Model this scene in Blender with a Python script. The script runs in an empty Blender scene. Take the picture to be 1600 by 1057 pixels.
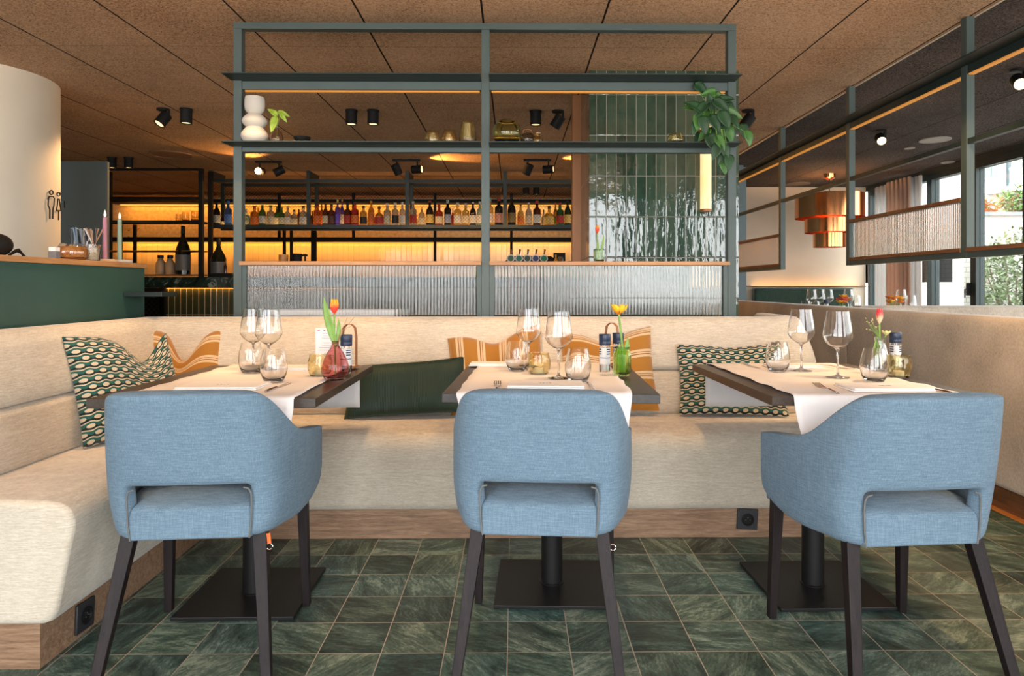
import bpy, math, random
from mathutils import Vector, Matrix
random.seed(7)
D = bpy.data
SC = bpy.context.scene
COL = SC.collection

# ---------------------------------------------------------------- camera, world, exposure
H = 1.12                                  # eye height
FPX, CX, CY = 1080.0, 814.3, 448.0        # focal length and principal point in pixels of the 1600x1057 frame
YAW = math.radians(0.6)
cam_d = D.cameras.new('camera'); cam = D.objects.new('camera', cam_d); COL.objects.link(cam)
cam_d.sensor_width = 36.0; cam_d.lens = FPX / 1600 * 36
cam_d.shift_x = (800 - CX) / 1600; cam_d.shift_y = (CY - 528.5) / 1600
cam.location = (0, 0, H); cam.rotation_euler = (math.pi / 2, 0, -YAW)
cam_d.clip_start = 0.05; cam_d.clip_end = 200
SC.camera = cam
SC.view_settings.view_transform = 'Standard'; SC.view_settings.look = 'None'
SC.view_settings.gamma = 1.0; SC.view_settings.use_curve_mapping = False
SC.view_settings.exposure = 0.08
SC.cycles.use_denoising = True
SC.cycles.max_bounces = 10; SC.cycles.transmission_bounces = 10; SC.cycles.transparent_max_bounces = 10
SC.cycles.sample_clamp_indirect = 6.0

W = D.worlds.new('world'); SC.world = W; W.use_nodes = True
nt = W.node_tree; bg = nt.nodes['Background']
tc = nt.nodes.new('ShaderNodeTexCoord'); sx = nt.nodes.new('ShaderNodeSeparateXYZ'); rp = nt.nodes.new('ShaderNodeValToRGB')
nt.links.new(tc.outputs['Generated'], sx.inputs[0])
mp = nt.nodes.new('ShaderNodeMath'); mp.operation = 'MULTIPLY_ADD'; mp.inputs[1].default_value = .5; mp.inputs[2].default_value = .5
nt.links.new(sx.outputs[2], mp.inputs[0]); nt.links.new(mp.outputs[0], rp.inputs[0])
e = rp.color_ramp.elements
e[0].position = .44; e[0].color = (.85, .81, .76, 1); e[1].position = .54; e[1].color = (.95, .97, 1, 1)
nt.links.new(rp.outputs[0], bg.inputs[0]); bg.inputs[1].default_value = 8.0

def portal(loc, rot, sx_, sy_):           # daylight comes in through these window openings
    l = D.lights.new('window_daylight', 'AREA'); l.shape = 'RECTANGLE'; l.size = sx_; l.size_y = sy_; l.energy = 0
    l.cycles.is_portal = True
    o = D.objects.new('window_daylight', l); COL.objects.link(o); o.location = loc; o.rotation_euler = rot
portal((-0.95, -1.75, 1.28), (math.pi / 2, 0, 0), 12.4, 2.4)
portal((5.22, 4.1, 1.35), (math.pi / 2, 0, math.pi / 2), 11.6, 2.3)

# ---------------------------------------------------------------- pixel -> point helpers (used to read sizes off the photograph)
RT = Vector((math.cos(YAW), -math.sin(YAW), 0)); FW = Vector((math.sin(YAW), math.cos(YAW), 0)); UP = Vector((0, 0, 1))
def ray(px, py): return RT * ((px - CX) / FPX) + FW + UP * ((CY - py) / FPX)
def PY(px, py, Y): d = ray(px, py); return Vector((0, 0, H)) + d * (Y / d.y)
def PZ(px, py, z): d = ray(px, py); return Vector((0, 0, H)) + d * ((z - H) / d.z)
def PX(px, py, X): d = ray(px, py); return Vector((0, 0, H)) + d * (X / d.x)

# ---------------------------------------------------------------- mesh builder
class MB:
    def __init__(s): s.v = []; s.f = []; s.uv = None
    def add(s, vs, fs):
        o = len(s.v); s.v += [tuple(v) for v in vs]; s.f += [tuple(i + o for i in f) for f in fs]; return s
    def box(s, x0, x1, y0, y1, z0, z1):
        x0, x1 = min(x0, x1), max(x0, x1); y0, y1 = min(y0, y1), max(y0, y1); z0, z1 = min(z0, z1), max(z0, z1)
        return s.add([(x0, y0, z0), (x1, y0, z0), (x1, y1, z0), (x0, y1, z0), (x0, y0, z1), (x1, y0, z1), (x1, y1, z1), (x0, y1, z1)],
                     [(0, 3, 2, 1), (4, 5, 6, 7), (0, 1, 5, 4), (1, 2, 6, 5), (2, 3, 7, 6), (3, 0, 4, 7)])
    def lathe(s, prof, seg=24, c=(0, 0, 0), rot=None):
        """prof: list of (r,z); closes on the axis where r == 0"""
        vs = []; fs = []; idx = []
        for r, z in prof:
            if r <= 1e-6: idx.append([len(vs)]); vs.append(Vector((0, 0, z)))
            else:
                idx.append(list(range(len(vs), len(vs) + seg)))
                for k in range(seg):
                    a = 2 * math.pi * k / seg; vs.append(Vector((r * math.cos(a), r * math.sin(a), z)))
        for a, b in zip(idx, idx[1:]):
            for k in range(seg):
                k2 = (k + 1) % seg
                if len(a) == 1 and len(b) == 1: continue
                if len(a) == 1: fs.append((a[0], b[k2], b[k]))
                elif len(b) == 1: fs.append((a[k], a[k2], b[0]))
                else: fs.append((a[k], a[k2], b[k2], b[k]))
        if rot is not None: vs = [rot @ v for v in vs]
        return s.add([v + Vector(c) for v in vs], fs)
    def cyl(s, c, r, h, seg=20, r2=None):
        r2 = r if r2 is None else r2
        return s.lathe([(0, 0), (r, 0), (r2, h), (0, h)], seg, c)
    def tube(s, pts, r, seg=8, cap=True, closed=False):
        pts = [Vector(p) for p in pts]; n = len(pts); rs = r if isinstance(r, (list, tuple)) else [r] * n
        vs = []; fs = []; up = None
        for i, p in enumerate(pts):
            if closed: t = pts[(i + 1) % n] - pts[i - 1]
            else: t = pts[min(i + 1, n - 1)] - pts[max(i - 1, 0)]
            t.normalize()
            if up is None: up = Vector((0, 0, 1)) if abs(t.z) < .9 else Vector((1, 0, 0))
            a = t.cross(up)
            if a.length < 1e-4: a = t.cross(Vector((0, 1, 0)))
            a.normalize(); b = a.cross(t).normalized(); up = b
            for k in range(seg):
                q = 2 * math.pi * k / seg; vs.append(p + (a * math.cos(q) + b * math.sin(q)) * rs[i])
        m = n if closed else n - 1
        for i in range(m):
            for k in range(seg):
                k2 = (k + 1) % seg; j = (i + 1) % n
                fs.append((i * seg + k, i * seg + k2, j * seg + k2, j * seg + k))
        if cap and not closed: fs.append(tuple(range(seg - 1, -1, -1))); fs.append(tuple(range((n - 1) * seg, n * seg)))
        return s.add(vs, fs)
    def bar(s, a, b, w, h, up=(0, 0, 1), w2=None, h2=None):
        a = Vector(a); b = Vector(b); t = (b - a).normalized(); u = Vector(up)
        if abs(t.dot(u)) > .98: u = Vector((0, 1, 0))
        sd = t.cross(u).normalized(); u = sd.cross(t).normalized(); w2 = w if w2 is None else w2; h2 = h if h2 is None else h2
        vs = [a + sd * (x * w / 2) + u * (z * h / 2) for x, z in ((-1, -1), (1, -1), (1, 1), (-1, 1))] + \
             [b + sd * (x * w2 / 2) + u * (z * h2 / 2) for x, z in ((-1, -1), (1, -1), (1, 1), (-1, 1))]
        return s.add(vs, [(0, 3, 2, 1), (4, 5, 6, 7), (0, 1, 5, 4), (1, 2, 6, 5), (2, 3, 7, 6), (3, 0, 4, 7)])
    def prism(s, poly, z0, z1):
        n = len(poly)
        return s.add([(x, y, z0) for x, y in poly] + [(x, y, z1) for x, y in poly],
                     [tuple(range(n - 1, -1, -1)), tuple(range(n, 2 * n))] + [(i, (i + 1) % n, n + (i + 1) % n, n + i) for i in range(n)])
    def sweep(s, prof, path):
        """closed profile (s toward the right of the path, z) swept along a plan polyline with mitres"""
        n = len(path); m = len(prof); vs = []; fs = []
        P = [Vector((p[0], p[1])) for p in path]
        for i, p in enumerate(P):
            ns = []
            if i > 0: d = (P[i] - P[i - 1]).normalized(); ns.append(Vector((d.y, -d.x)))
            if i < n - 1: d = (P[i + 1] - P[i]).normalized(); ns.append(Vector((d.y, -d.x)))
            nn = sum(ns, Vector((0, 0))).normalized(); k = 1 / max(.3, nn.dot(ns[0]))
            for q, z in prof: w = p + nn * (q * k); vs.append((w.x, w.y, z))
        for i in range(n - 1):
            for j in range(m):
                j2 = (j + 1) % m; fs.append((i * m + j, i * m + j2, (i + 1) * m + j2, (i + 1) * m + j))
        fs.append(tuple(range(m - 1, -1, -1))); fs.append(tuple(range((n - 1) * m, n * m)))
        return s.add(vs, fs)
    def grid(s, fn, nu, nv, closed_u=False):
        vs = [fn(i / nu, j / nv) for j in range(nv + 1) for i in range(nu + 1)]
        fs = [(j * (nu + 1) + i, j * (nu + 1) + i + 1, (j + 1) * (nu + 1) + i + 1, (j + 1) * (nu + 1) + i) for j in range(nv) for i in range(nu)]
        return s.add(vs, fs)
    def xf(s, M, start=0):
        s.v = s.v[:start] + [tuple(M @ Vector(v)) for v in s.v[start:]]; return s
    def merge(s, o): return s.add(o.v, o.f)

def recalc(me):
    import bmesh
    b = bmesh.new(); b.from_mesh(me); bmesh.ops.recalc_face_normals(b, faces=b.faces); b.to_mesh(me); b.free()

def mk(name, mb, mat, parent=None, smooth=40, bevel=0, seg=2, sub=0, fix=True, world=False, uv=None):
    """link a mesh object; world=True: vertices are world coordinates and are shifted to the (unrotated) parent's frame"""
    me = D.meshes.new(name)
    vs = mb.v
    if world and parent is not None:
        r = parent
        while r.parent: r = r.parent
        L = r.location; vs = [(x - L.x, y - L.y, z - L.z) for x, y, z in vs]
    me.from_pydata(vs, [], mb.f); me.update()
    if fix: recalc(me)
    if mat: me.materials.append(mat)
    if uv:
        lay = me.uv_layers.new(name='uv')
        for l in me.loops: lay.data[l.index].uv = uv[l.vertex_index]
    if smooth:
        for p in me.polygons: p.use_smooth = True
        if smooth < 180: me.set_sharp_from_angle(angle=math.radians(smooth))
    o = D.objects.new(name, me); COL.objects.link(o)
    if parent is not None: o.parent = parent
    if bevel:
        b = o.modifiers.new('bevel', 'BEVEL'); b.width = bevel; b.segments = seg; b.limit_method = 'ANGLE'; b.angle_limit = math.radians(50)
    if sub:
        m = o.modifiers.new('subsurf', 'SUBSURF'); m.levels = sub; m.render_levels = sub
    return o

def tag(o, label, cat, group=None):
    o['label'] = label; o['category'] = cat
    if group: o['group'] = group
    return o
def thing(name, label, cat, loc=(0, 0, 0), rz=0, group=None):
    o = D.objects.new(name, None); COL.objects.link(o); o.location = loc; o.rotation_euler = (0, 0, rz); o.empty_display_size = .05
    return tag(o, label, cat, group)
def struct(name, mb, mat, parent=None, **k):
    o = mk(name, mb, mat, parent, **k); o['kind'] = 'structure'; return o
def copy_thing(root, loc, rz, label, group=None):
    r = root.copy(); COL.objects.link(r); r.location = loc; r.rotation_euler = (0, 0, rz); r['label'] = label
    if group: r['group'] = group
    for c in list(root.children):
        d = c.copy(); COL.objects.link(d); d.parent = r
        for g in list(c.children):
            h = g.copy(); COL.objects.link(h); h.parent = d
    return r

# ---------------------------------------------------------------- materials
class NB:
    def __init__(s, name):
        s.m = D.materials.new(name); s.m.use_nodes = True; s.t = s.m.node_tree; s.b = s.t.nodes['Principled BSDF']
    def n(s, typ, **k):
        x = s.t.nodes.new('ShaderNode' + typ)
        for a, v in k.items(): setattr(x, a, v)
        return x
    def put(s, sock, v):
        if hasattr(v, 'is_linked') or isinstance(v, bpy.types.NodeSocket): s.t.links.new(v, sock)
        elif v is not None:
            if isinstance(v, (tuple, list)) and sock.type == 'RGBA' and len(v) == 3: v = (*v, 1)
            sock.default_value = v
    def math(s, op, a, b=None, c=None, clamp=False):
        x = s.n('Math', operation=op); x.use_clamp = clamp; s.put(x.inputs[0], a)
        if b is not None: s.put(x.inputs[1], b)
        if c is not None: s.put(x.inputs[2], c)
        return x.outputs[0]
    def mix(s, fac, a, b, mode='MIX'):
        x = s.n('Mix', data_type='RGBA', blend_type=mode); s.put(x.inputs[0], fac); s.put(x.inputs[6], a); s.put(x.inputs[7], b); return x.outputs[2]
    def coord(s, which='Object'): return s.n('TexCoord').outputs[which]
    def mapping(s, vec, scale=(1, 1, 1), rot=(0, 0, 0), loc=(0, 0, 0)):
        x = s.n('Mapping'); s.put(x.inputs['Vector'], vec); x.inputs['Scale'].default_value = scale; x.inputs['Rotation'].default_value = rot; x.inputs['Location'].default_value = loc
        return x.outputs[0]
    def sep(s, vec): x = s.n('SeparateXYZ'); s.put(x.inputs[0], vec); return x.outputs
    def comb(s, x_, y_, z_=0.0):
        x = s.n('CombineXYZ'); s.put(x.inputs[0], x_); s.put(x.inputs[1], y_); s.put(x.inputs[2], z_); return x.outputs[0]
    def noise(s, vec, scale, detail=3, rough=.55, dist=0):
        x = s.n('TexNoise'); s.put(x.inputs['Vector'], vec); s.put(x.inputs['Scale'], scale); x.inputs['Detail'].default_value = detail
        x.inputs['Roughness'].default_value = rough; x.inputs['Distortion'].default_value = dist; return x.outputs[0]
    def white(s, vec): x = s.n('TexWhiteNoise'); s.put(x.inputs['Vector'], vec); return x.outputs
    def ramp(s, f, stops, interp='LINEAR'):
        x = s.n('ValToRGB'); s.put(x.inputs[0], f); r = x.color_ramp; r.interpolation = interp
        while len(r.elements) < len(stops): r.elements.new(.5)
        for el, (p, c) in zip(r.elements, stops): el.position = p; el.color = (*c, 1) if len(c) == 3 else c
        return x.outputs[0]
    def bump(s, h, strength=.3, dist=.01):
        x = s.n('Bump'); x.inputs['Strength'].default_value = strength; x.inputs['Distance'].default_value = dist; s.put(x.inputs['Height'], h)
        s.t.links.new(x.outputs[0], s.b.inputs['Normal']); return x.outputs[0]
    def set(s, **k):
        names = dict(col='Base Color', rough='Roughness', metal='Metallic', trans='Transmission Weight', ior='IOR', emit='Emission Color', es='Emission Strength',
                     spec='Specular IOR Level', coat='Coat Weight', coatr='Coat Roughness', sheen='Sheen Weight', sub='Subsurface Weight', alpha='Alpha')
        for a, v in k.items(): s.put(s.b.inputs[names[a]], v)
        return s.m

def plain(name, col, rough=.5, var=0, vs=8, bmp=0, bs=60, **k):
    b = NB(name); c = b.coord()
    if var:
        n = b.noise(c, vs, 4); d = tuple(x * (1 - var) for x in col); l = tuple(min(1, x * (1 + var)) for x in col)
        b.set(col=b.ramp(n, [(.3, d), (.7, l)]))
    else: b.set(col=col)
    if bmp: b.bump(b.noise(c, bs, 3), bmp, .003)
    return b.set(rough=rough, **k)

def fabric(name, dark, light, stretch=(20, 20, 120), bmp=.35, rough=.9, large=.12, sheen=.2):
    b = NB(name); c = b.coord()
    n1 = b.noise(b.mapping(c, stretch), 4, 4, .65); n2 = b.noise(c, 3, 2)
    n3 = b.noise(b.mapping(c, (stretch[0] * 3, stretch[1] * 3, stretch[2])), 5, 2, .7)
    f = b.math('MULTIPLY_ADD', n3, .45, b.math('MULTIPLY', n1, .65)); f = b.math('MULTIPLY_ADD', b.math('SUBTRACT', n2, .5), large * 3, f)
    b.set(col=b.ramp(f, [(.3, dark), (.75, light)]), rough=rough, sheen=sheen, spec=.2)
    b.bump(f, bmp, .003); return b.m

def wood(name, dark, light, axis='X', rough=.45, scale=1.0, spec=.4):
    b = NB(name); c = b.coord()
    st = {'X': (1.2, 14, 14), 'Y': (14, 1.2, 14), 'Z': (14, 14, 1.2)}[axis]
    n = b.noise(b.mapping(c, tuple(x * scale for x in st)), 2.2, 6, .6, .8)
    n2 = b.noise(b.mapping(c, tuple(x * scale * 4 for x in st)), 3, 3, .6)
    f = b.math('MULTIPLY_ADD', n2, .35, b.math('MULTIPLY', n, .75))
    b.set(col=b.ramp(f, [(.3, dark), (.52, tuple((x + y) / 2 for x, y in zip(dark, light))), (.72, light)]), rough=rough, spec=spec)
    b.bump(f, .08, .002); return b.m

def tiles(name, w, h, g, colours, grout, u0=0, v0=0, rough=.12, wob=.35, wscale=14, tilt=.6, plane='wall', spec=.5, coat=0, ior=1.5, vw=0.0):
    """vertical stacked tiles; on walls u runs along x+y, v is z"""
    b = NB(name); s = b.sep(b.coord())
    u = b.math('ADD', s[0], s[1]) if plane == 'wall' else s[0]; v = s[2] if plane == 'wall' else s[1]
    u = b.math('DIVIDE', b.math('SUBTRACT', u, u0), w); v = b.math('DIVIDE', b.math('SUBTRACT', v, v0), h)
    cell = b.comb(b.math('FLOOR', u), b.math('FLOOR', v)); wn = b.white(cell); r = wn[0]
    fu = b.math('FRACT', u); fv = b.math('FRACT', v)
    du = b.math('MULTIPLY', b.math('MINIMUM', fu, b.math('SUBTRACT', 1, fu)), w); dv = b.math('MULTIPLY', b.math('MINIMUM', fv, b.math('SUBTRACT', 1, fv)), h)
    edge = b.math('MINIMUM', du, dv); tmask = b.math('GREATER_THAN', edge, g / 2)
    off = b.n('VectorMath', operation='MULTIPLY_ADD'); b.put(off.inputs[0], wn[1]); off.inputs[1].default_value = (7, 7, 7); b.put(off.inputs[2], b.coord())
    nz = b.noise(off.outputs[0], wscale, 3, .5); nzv = b.noise(b.mapping(off.outputs[0], (1, 1, .22)), wscale * 1.6, 2, .5); nz2 = b.noise(off.outputs[0], wscale * .6, 4, .6)
    n = len(colours)
    mixf = b.math('ADD', b.math('MULTIPLY', r, .6), b.math('MULTIPLY', b.math('SUBTRACT', nz2, .3), .8))
    col = b.ramp(mixf, [(i / max(1, n - 1), c) for i, c in enumerate(colours)])
    b.set(col=b.mix(tmask, grout, col), rough=b.math('MULTIPLY_ADD', tmask, rough - .8, .8), spec=spec, coat=coat, ior=ior)
    rs = b.sep(wn[1])
    tl = b.math('ADD', b.math('MULTIPLY', b.math('SUBTRACT', fu, .5), b.math('MULTIPLY', b.math('SUBTRACT', rs[0], .5), tilt * w * 3)),
                b.math('MULTIPLY', b.math('SUBTRACT', fv, .5), b.math('MULTIPLY', b.math('SUBTRACT', rs[1], .5), tilt * h)))
    soft = b.math('MULTIPLY', b.math('MINIMUM', b.math('DIVIDE', edge, .006), 1.0), .5)
    hgt = b.math('ADD', b.math('ADD', b.math('MULTIPLY_ADD', nzv, wob * vw, b.math('MULTIPLY', nz, wob)), tl), soft)
    b.bump(hgt, .5, .006); return b.m
# ---------------------------------------------------------------- the materials of the place
def glass_mat(name, col=(1, 1, 1), rough=0.0, ior=1.46, bmp=0, bs=60, absorb=None):
    b = NB(name); b.set(col=col, rough=rough, trans=1.0, ior=ior)
    if bmp:
        x = b.n('TexVoronoi'); b.put(x.inputs['Vector'], b.coord()); x.inputs['Scale'].default_value = bs
        b.bump(x.outputs[0], bmp, .004)
    return b.m
def pane_mat(name, col=(.96, .98, .97)):
    b = NB(name); t = b.t; out = t.nodes['Material Output']
    ge = b.n('NewGeometry'); dt = b.n('VectorMath', operation='DOT_PRODUCT'); t.links.new(ge.outputs['Normal'], dt.inputs[0]); t.links.new(ge.outputs['Incoming'], dt.inputs[1])
    fr = b.math('MULTIPLY_ADD', b.math('POWER', b.math('SUBTRACT', 1.0, b.math('ABSOLUTE', dt.outputs['Value'])), 5.0), .96, .04); tr = b.n('BsdfTransparent'); tr.inputs[0].default_value = (*col, 1)
    gl = b.n('BsdfGlossy'); gl.inputs['Roughness'].default_value = 0.01; mx = b.n('MixShader')
    t.links.new(fr, mx.inputs[0]); t.links.new(tr.outputs[0], mx.inputs[1]); t.links.new(gl.outputs[0], mx.inputs[2]); t.links.new(mx.outputs[0], out.inputs[0])
    return b.m
def lamp_mat(name, col, s):
    b = NB(name); return b.set(col=tuple(.35 * x for x in col), emit=col, es=s, rough=.6)

def ceiling_mat(name, dark, mid, light, line):
    b = NB(name); c = b.coord(); s = b.sep(c)
    n1 = b.noise(b.mapping(c, (1, 1.6, 1)), 85, 3, .8); n2 = b.noise(c, 150, 2, .8); n3 = b.noise(c, 1.2, 2)
    f = b.math('ADD', b.math('MULTIPLY', n1, .6), b.math('MULTIPLY', n2, .4))
    f = b.math('MULTIPLY_ADD', b.math('SUBTRACT', n3, .5), .12, f)
    col = b.ramp(f, [(.405, dark), (.485, mid), (.585, light)])
    fu = b.math('FRACT', b.math('DIVIDE', b.math('ADD', s[0], .166 + 6.48), .648)); fv = b.math('FRACT', b.math('DIVIDE', b.math('SUBTRACT', s[1], 4.158 - 12.74), 1.274))
    du = b.math('MULTIPLY', b.math('MINIMUM', fu, b.math('SUBTRACT', 1, fu)), .648); dv = b.math('MULTIPLY', b.math('MINIMUM', fv, b.math('SUBTRACT', 1, fv)), 1.274)
    lu = b.math('LESS_THAN', du, .0055); lv = b.math('MULTIPLY', b.math('LESS_THAN', dv, .003), .55)
    b.set(col=b.mix(b.math('MAXIMUM', lu, lv), col, line), rough=.95, spec=.1)
    b.bump(f, .8, .006); return b.m

def floor_mat():
    T = .193
    b = NB('green_slate_tiles'); c = b.coord(); s = b.sep(c)
    u = b.math('DIVIDE', b.math('SUBTRACT', s[0], -.02 - 40 * T), T); v = b.math('DIVIDE', b.math('SUBTRACT', s[1], 2.886 - 40 * T), T)
    cell = b.comb(b.math('FLOOR', u), b.math('FLOOR', v)); wn = b.white(cell); rs = b.sep(wn[1])
    fu = b.math('FRACT', u); fv = b.math('FRACT', v)
    edge = b.math('MULTIPLY', b.math('MINIMUM', b.math('MINIMUM', fu, b.math('SUBTRACT', 1, fu)), b.math('MINIMUM', fv, b.math('SUBTRACT', 1, fv))), T)
    tm = b.math('GREATER_THAN', edge, .0016)
    lu = b.math('SUBTRACT', fu, .5); lv = b.math('SUBTRACT', fv, .5)     # each tile: its own direction and offset of the veining
    a = b.math('MULTIPLY', rs[0], 6.28); ca = b.math('COSINE', a); sa = b.math('SINE', a)
    ru = b.math('SUBTRACT', b.math('MULTIPLY', lu, ca), b.math('MULTIPLY', lv, sa)); rv = b.math('ADD', b.math('MULTIPLY', lu, sa), b.math('MULTIPLY', lv, ca))
    q = b.comb(b.math('MULTIPLY_ADD', rs[1], 31, b.math('MULTIPLY', ru, .9)), b.math('MULTIPLY_ADD', rs[2], 17, b.math('MULTIPLY', rv, 2.6)), b.math('MULTIPLY', wn[0], 9))
    n1 = b.noise(q, .95, 8, .62, .9); n2 = b.noise(q, 9, 9, .82, .4)
    f = b.math('MULTIPLY_ADD', n2, .5, b.math('MULTIPLY', n1, .5)); f = b.math('MULTIPLY_ADD', b.math('SUBTRACT', wn[0], .5), .10, f)
    col = b.ramp(f, [(.36, (.008, .016, .015)), (.455, (.030, .060, .052)), (.535, (.085, .145, .122)), (.63, (.28, .36, .30))])
    q2 = b.comb(b.math('MULTIPLY_ADD', rs[1], 23, b.math('MULTIPLY', ru, .55)), b.math('MULTIPLY_ADD', rs[0], 13, b.math('MULTIPLY', rv, 7.0)), wn[0])
    stk = b.math('MULTIPLY', b.math('MULTIPLY', b.math('SUBTRACT', b.noise(q2, 1.5, 4, .6, .5), .57, None, True), 5.5, None, True), b.math('GREATER_THAN', rs[2], .35))
    vein = b.math('ABSOLUTE', b.math('SUBTRACT', b.noise(q, .75, 4, .55, 1.0), .5)); vm = b.math('MULTIPLY', b.math('LESS_THAN', vein, .005), b.math('GREATER_THAN', rs[2], .6))
    col = b.mix(b.math('MULTIPLY', stk, .3), col, (.36, .42, .34))
    hue = b.mix(b.math('MULTIPLY', rs[1], .55), col, (.75, 1.05, 1.12), 'MULTIPLY'); hue = b.mix(b.math('MULTIPLY', rs[2], .8), hue, (1.25, 1.0, .8), 'MULTIPLY')
    b.set(col=b.mix(tm, (.40, .33, .26), hue), rough=b.math('MULTIPLY_ADD', n2, .25, .26), spec=.5)
    b.bump(b.math('ADD', b.math('MULTIPLY', f, .7), b.math('MULTIPLY', tm, .3)), .35, .004); return b.m

def wave_cushion_mat():
    """rows of cream ovals between wavy cream lines on green and black"""
    b = NB('oval_chain_print'); s = b.sep(b.coord('UV'))
    u = b.math('MULTIPLY', s[0], 10.5); v = b.math('MULTIPLY', s[1], 16.5)
    row = b.math('FLOOR', v); fv = b.math('SUBTRACT', b.math('FRACT', v), .5)
    uu = b.math('MULTIPLY_ADD', b.math('MODULO', row, 2.0), .5, u); fu = b.math('SUBTRACT', b.math('FRACT', uu), .5)
    d = b.math('SQRT', b.math('ADD', b.math('POWER', b.math('DIVIDE', fu, .27), 2), b.math('POWER', b.math('DIVIDE', fv, .26), 2)))
    dot = b.math('LESS_THAN', d, 1.0); ring = b.math('LESS_THAN', d, 1.32)
    wl = b.math('MULTIPLY', b.math('COSINE', b.math('MULTIPLY', uu, 6.2832)), .10)
    wv = b.math('ABSOLUTE', b.math('SUBTRACT', b.math('ABSOLUTE', fv), b.math('SUBTRACT', .5, wl))); line = b.math('LESS_THAN', wv, .075)
    band = b.math('GREATER_THAN', b.math('SINE', b.math('MULTIPLY', uu, 6.2832)), 0.0)
    cream = (.60, .51, .37); green = (.02, .105, .085); black = (.012, .018, .017)
    base = b.mix(b.math('GREATER_THAN', b.math('ADD', fv, b.math('MULTIPLY', wl, 1.2)), 0.0), black, green)
    col = b.mix(b.math('MAXIMUM', dot, line), base, cream)
    b.set(col=col, rough=.85, sheen=.3, spec=.2); b.bump(b.noise(b.coord(), 260, 2), .25, .002); return b.m
def stripe_mat(name, axis):
    b = NB(name); s = b.sep(b.coord('UV')); w = b.noise(b.coord(), 6, 2)
    t = b.math('FRACT', b.math('MULTIPLY_ADD', b.math('SUBTRACT', w, .5), .06, b.math('MULTIPLY', s[axis], 4.6)))
    m = (.40, .175, .028); c = (.66, .50, .31); m2 = (.34, .13, .022)
    col = b.ramp(t, [(0, m), (.36, c), (.47, m2), (.52, c), (.58, m2), (.61, c), (.72, m)], 'CONSTANT')
    b.set(col=col, rough=.9, sheen=.4, spec=.2); b.bump(b.noise(b.coord(), 200, 2), .3, .002); return b.m
def leather_mat():
    b = NB('dark_green_ribbed_cover'); s = b.sep(b.coord('UV')); w = b.math('SINE', b.math('MULTIPLY', s[0], 420)); n = b.noise(b.coord(), 5, 3)
    b.set(col=b.ramp(n, [(.35, (.008, .028, .020)), (.7, (.018, .042, .028))]), rough=.5, spec=.35); b.bump(b.math('ADD', w, b.math('MULTIPLY', n, 4)), .25, .003); return b.m

m_ceil = ceiling_mat('brown_wood_wool', (.19, .105, .058), (.58, .35, .21), (.74, .49, .32), (.02, .012, .008))
m_ceil_d = ceiling_mat('dark_wood_wool', (.008, .007, .007), (.044, .037, .034), (.15, .125, .115), (.006, .005, .005))
m_floor = floor_mat()
m_wall = plain('cream_plaster', (.74, .64, .50), .85, .05, 1.5, .15, 30)
m_col_plaster = plain('cream_column_plaster', (.80, .70, .56), .85, .04, 2, .12, 40)
m_bluegrey = plain('blue_grey_paint', (.125, .175, .195), .6, .05, 3)
m_green = plain('dark_green_panel', (.030, .085, .068), .45, .06, 6)
m_steel = plain('green_grey_steel', (.070, .098, .094), .45, .06, 5, metal=.1)
m_steel_dk = plain('dark_green_steel', (.025, .04, .04), .45, .06, 5, metal=.2)
m_black = plain('black_metal', (.010, .0095, .0095), .42, .1, 20, .05, 200, spec=.3)
m_blk_mat = plain('matt_black', (.009, .009, .009), .6, spec=.25)
m_cover = plain('anthracite_cover', (.028, .028, .032), .5)
m_oak = wood('oak_top', (.30, .135, .05), (.56, .30, .13), 'X', .4)
m_oak_y = wood('oak_top_lengthwise', (.30, .135, .05), (.56, .30, .13), 'Y', .4)
m_walnut = wood('walnut_plinth', (.13, .07, .038), (.42, .265, .165), 'X', .45, 2.4)
m_walnut_y = wood('walnut_plinth_side', (.13, .07, .038), (.42, .265, .165), 'Y', .45, 2.4)
m_rail = wood('brown_rail', (.10, .04, .018), (.24, .105, .045), 'Y', .4)
m_table = wood('dark_table_wood', (.014, .013, .0135), (.050, .043, .040), 'Y', .34, spec=.45)
m_table_b = wood('brown_table_wood', (.022, .016, .013), (.075, .052, .038), 'Y', .34, spec=.45)
m_leg = wood('dark_wenge', (.006, .004, .005), (.022, .014, .014), 'Z', .5, 1.0, .25)
m_beige = fabric('beige_chenille', (.45, .375, .28), (.77, .70, .58), (5, 5, 60), .5, .92, .10, .35)
m_beige_v = fabric('beige_chenille_end', (.50, .41, .30), (.80, .72, .59), (60, 60, 6), .5, .92, .10, .35)
m_taupe = fabric('taupe_velour', (.31, .26, .205), (.62, .535, .44), (22, 22, 18), .4, .85, .25, .4)
def denim_mat():
    b = NB('blue_linen'); c = b.coord()
    h = b.noise(b.mapping(c, (9, 9, 120)), 3, 3, .6); v = b.noise(b.mapping(c, (120, 120, 8)), 3, 3, .6); g = b.noise(c, 420, 1)
    f = b.math('ADD', b.math('MULTIPLY', h, .45), b.math('ADD', b.math('MULTIPLY', v, .35), b.math('MULTIPLY', g, .25)))
    f = b.math('MULTIPLY_ADD', b.math('SUBTRACT', b.noise(c, 5, 2), .5), .10, f)
    b.set(col=b.ramp(f, [(.34, (.092, .146, .200)), (.54, (.150, .228, .300)), (.74, (.235, .325, .405))]), rough=.92, sheen=.1, spec=.15); b.bump(f, .35, .002); return b.m
m_denim = denim_mat()
m_pipe = plain('grey_piping', (.15, .155, .15), .85)
m_velvet = fabric('green_velvet', (.010, .035, .026), (.035, .085, .06), (10, 10, 3), .3, .7, .2, .6)
m_linen = plain('white_linen', (.86, .82, .81), .85, .02, 5, .06, 400)
m_napkin = plain('white_napkin', (.90, .88, .87), .8, .02, 5, .05, 300)
m_paper = plain('white_card', (.88, .87, .86), .7)
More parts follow.
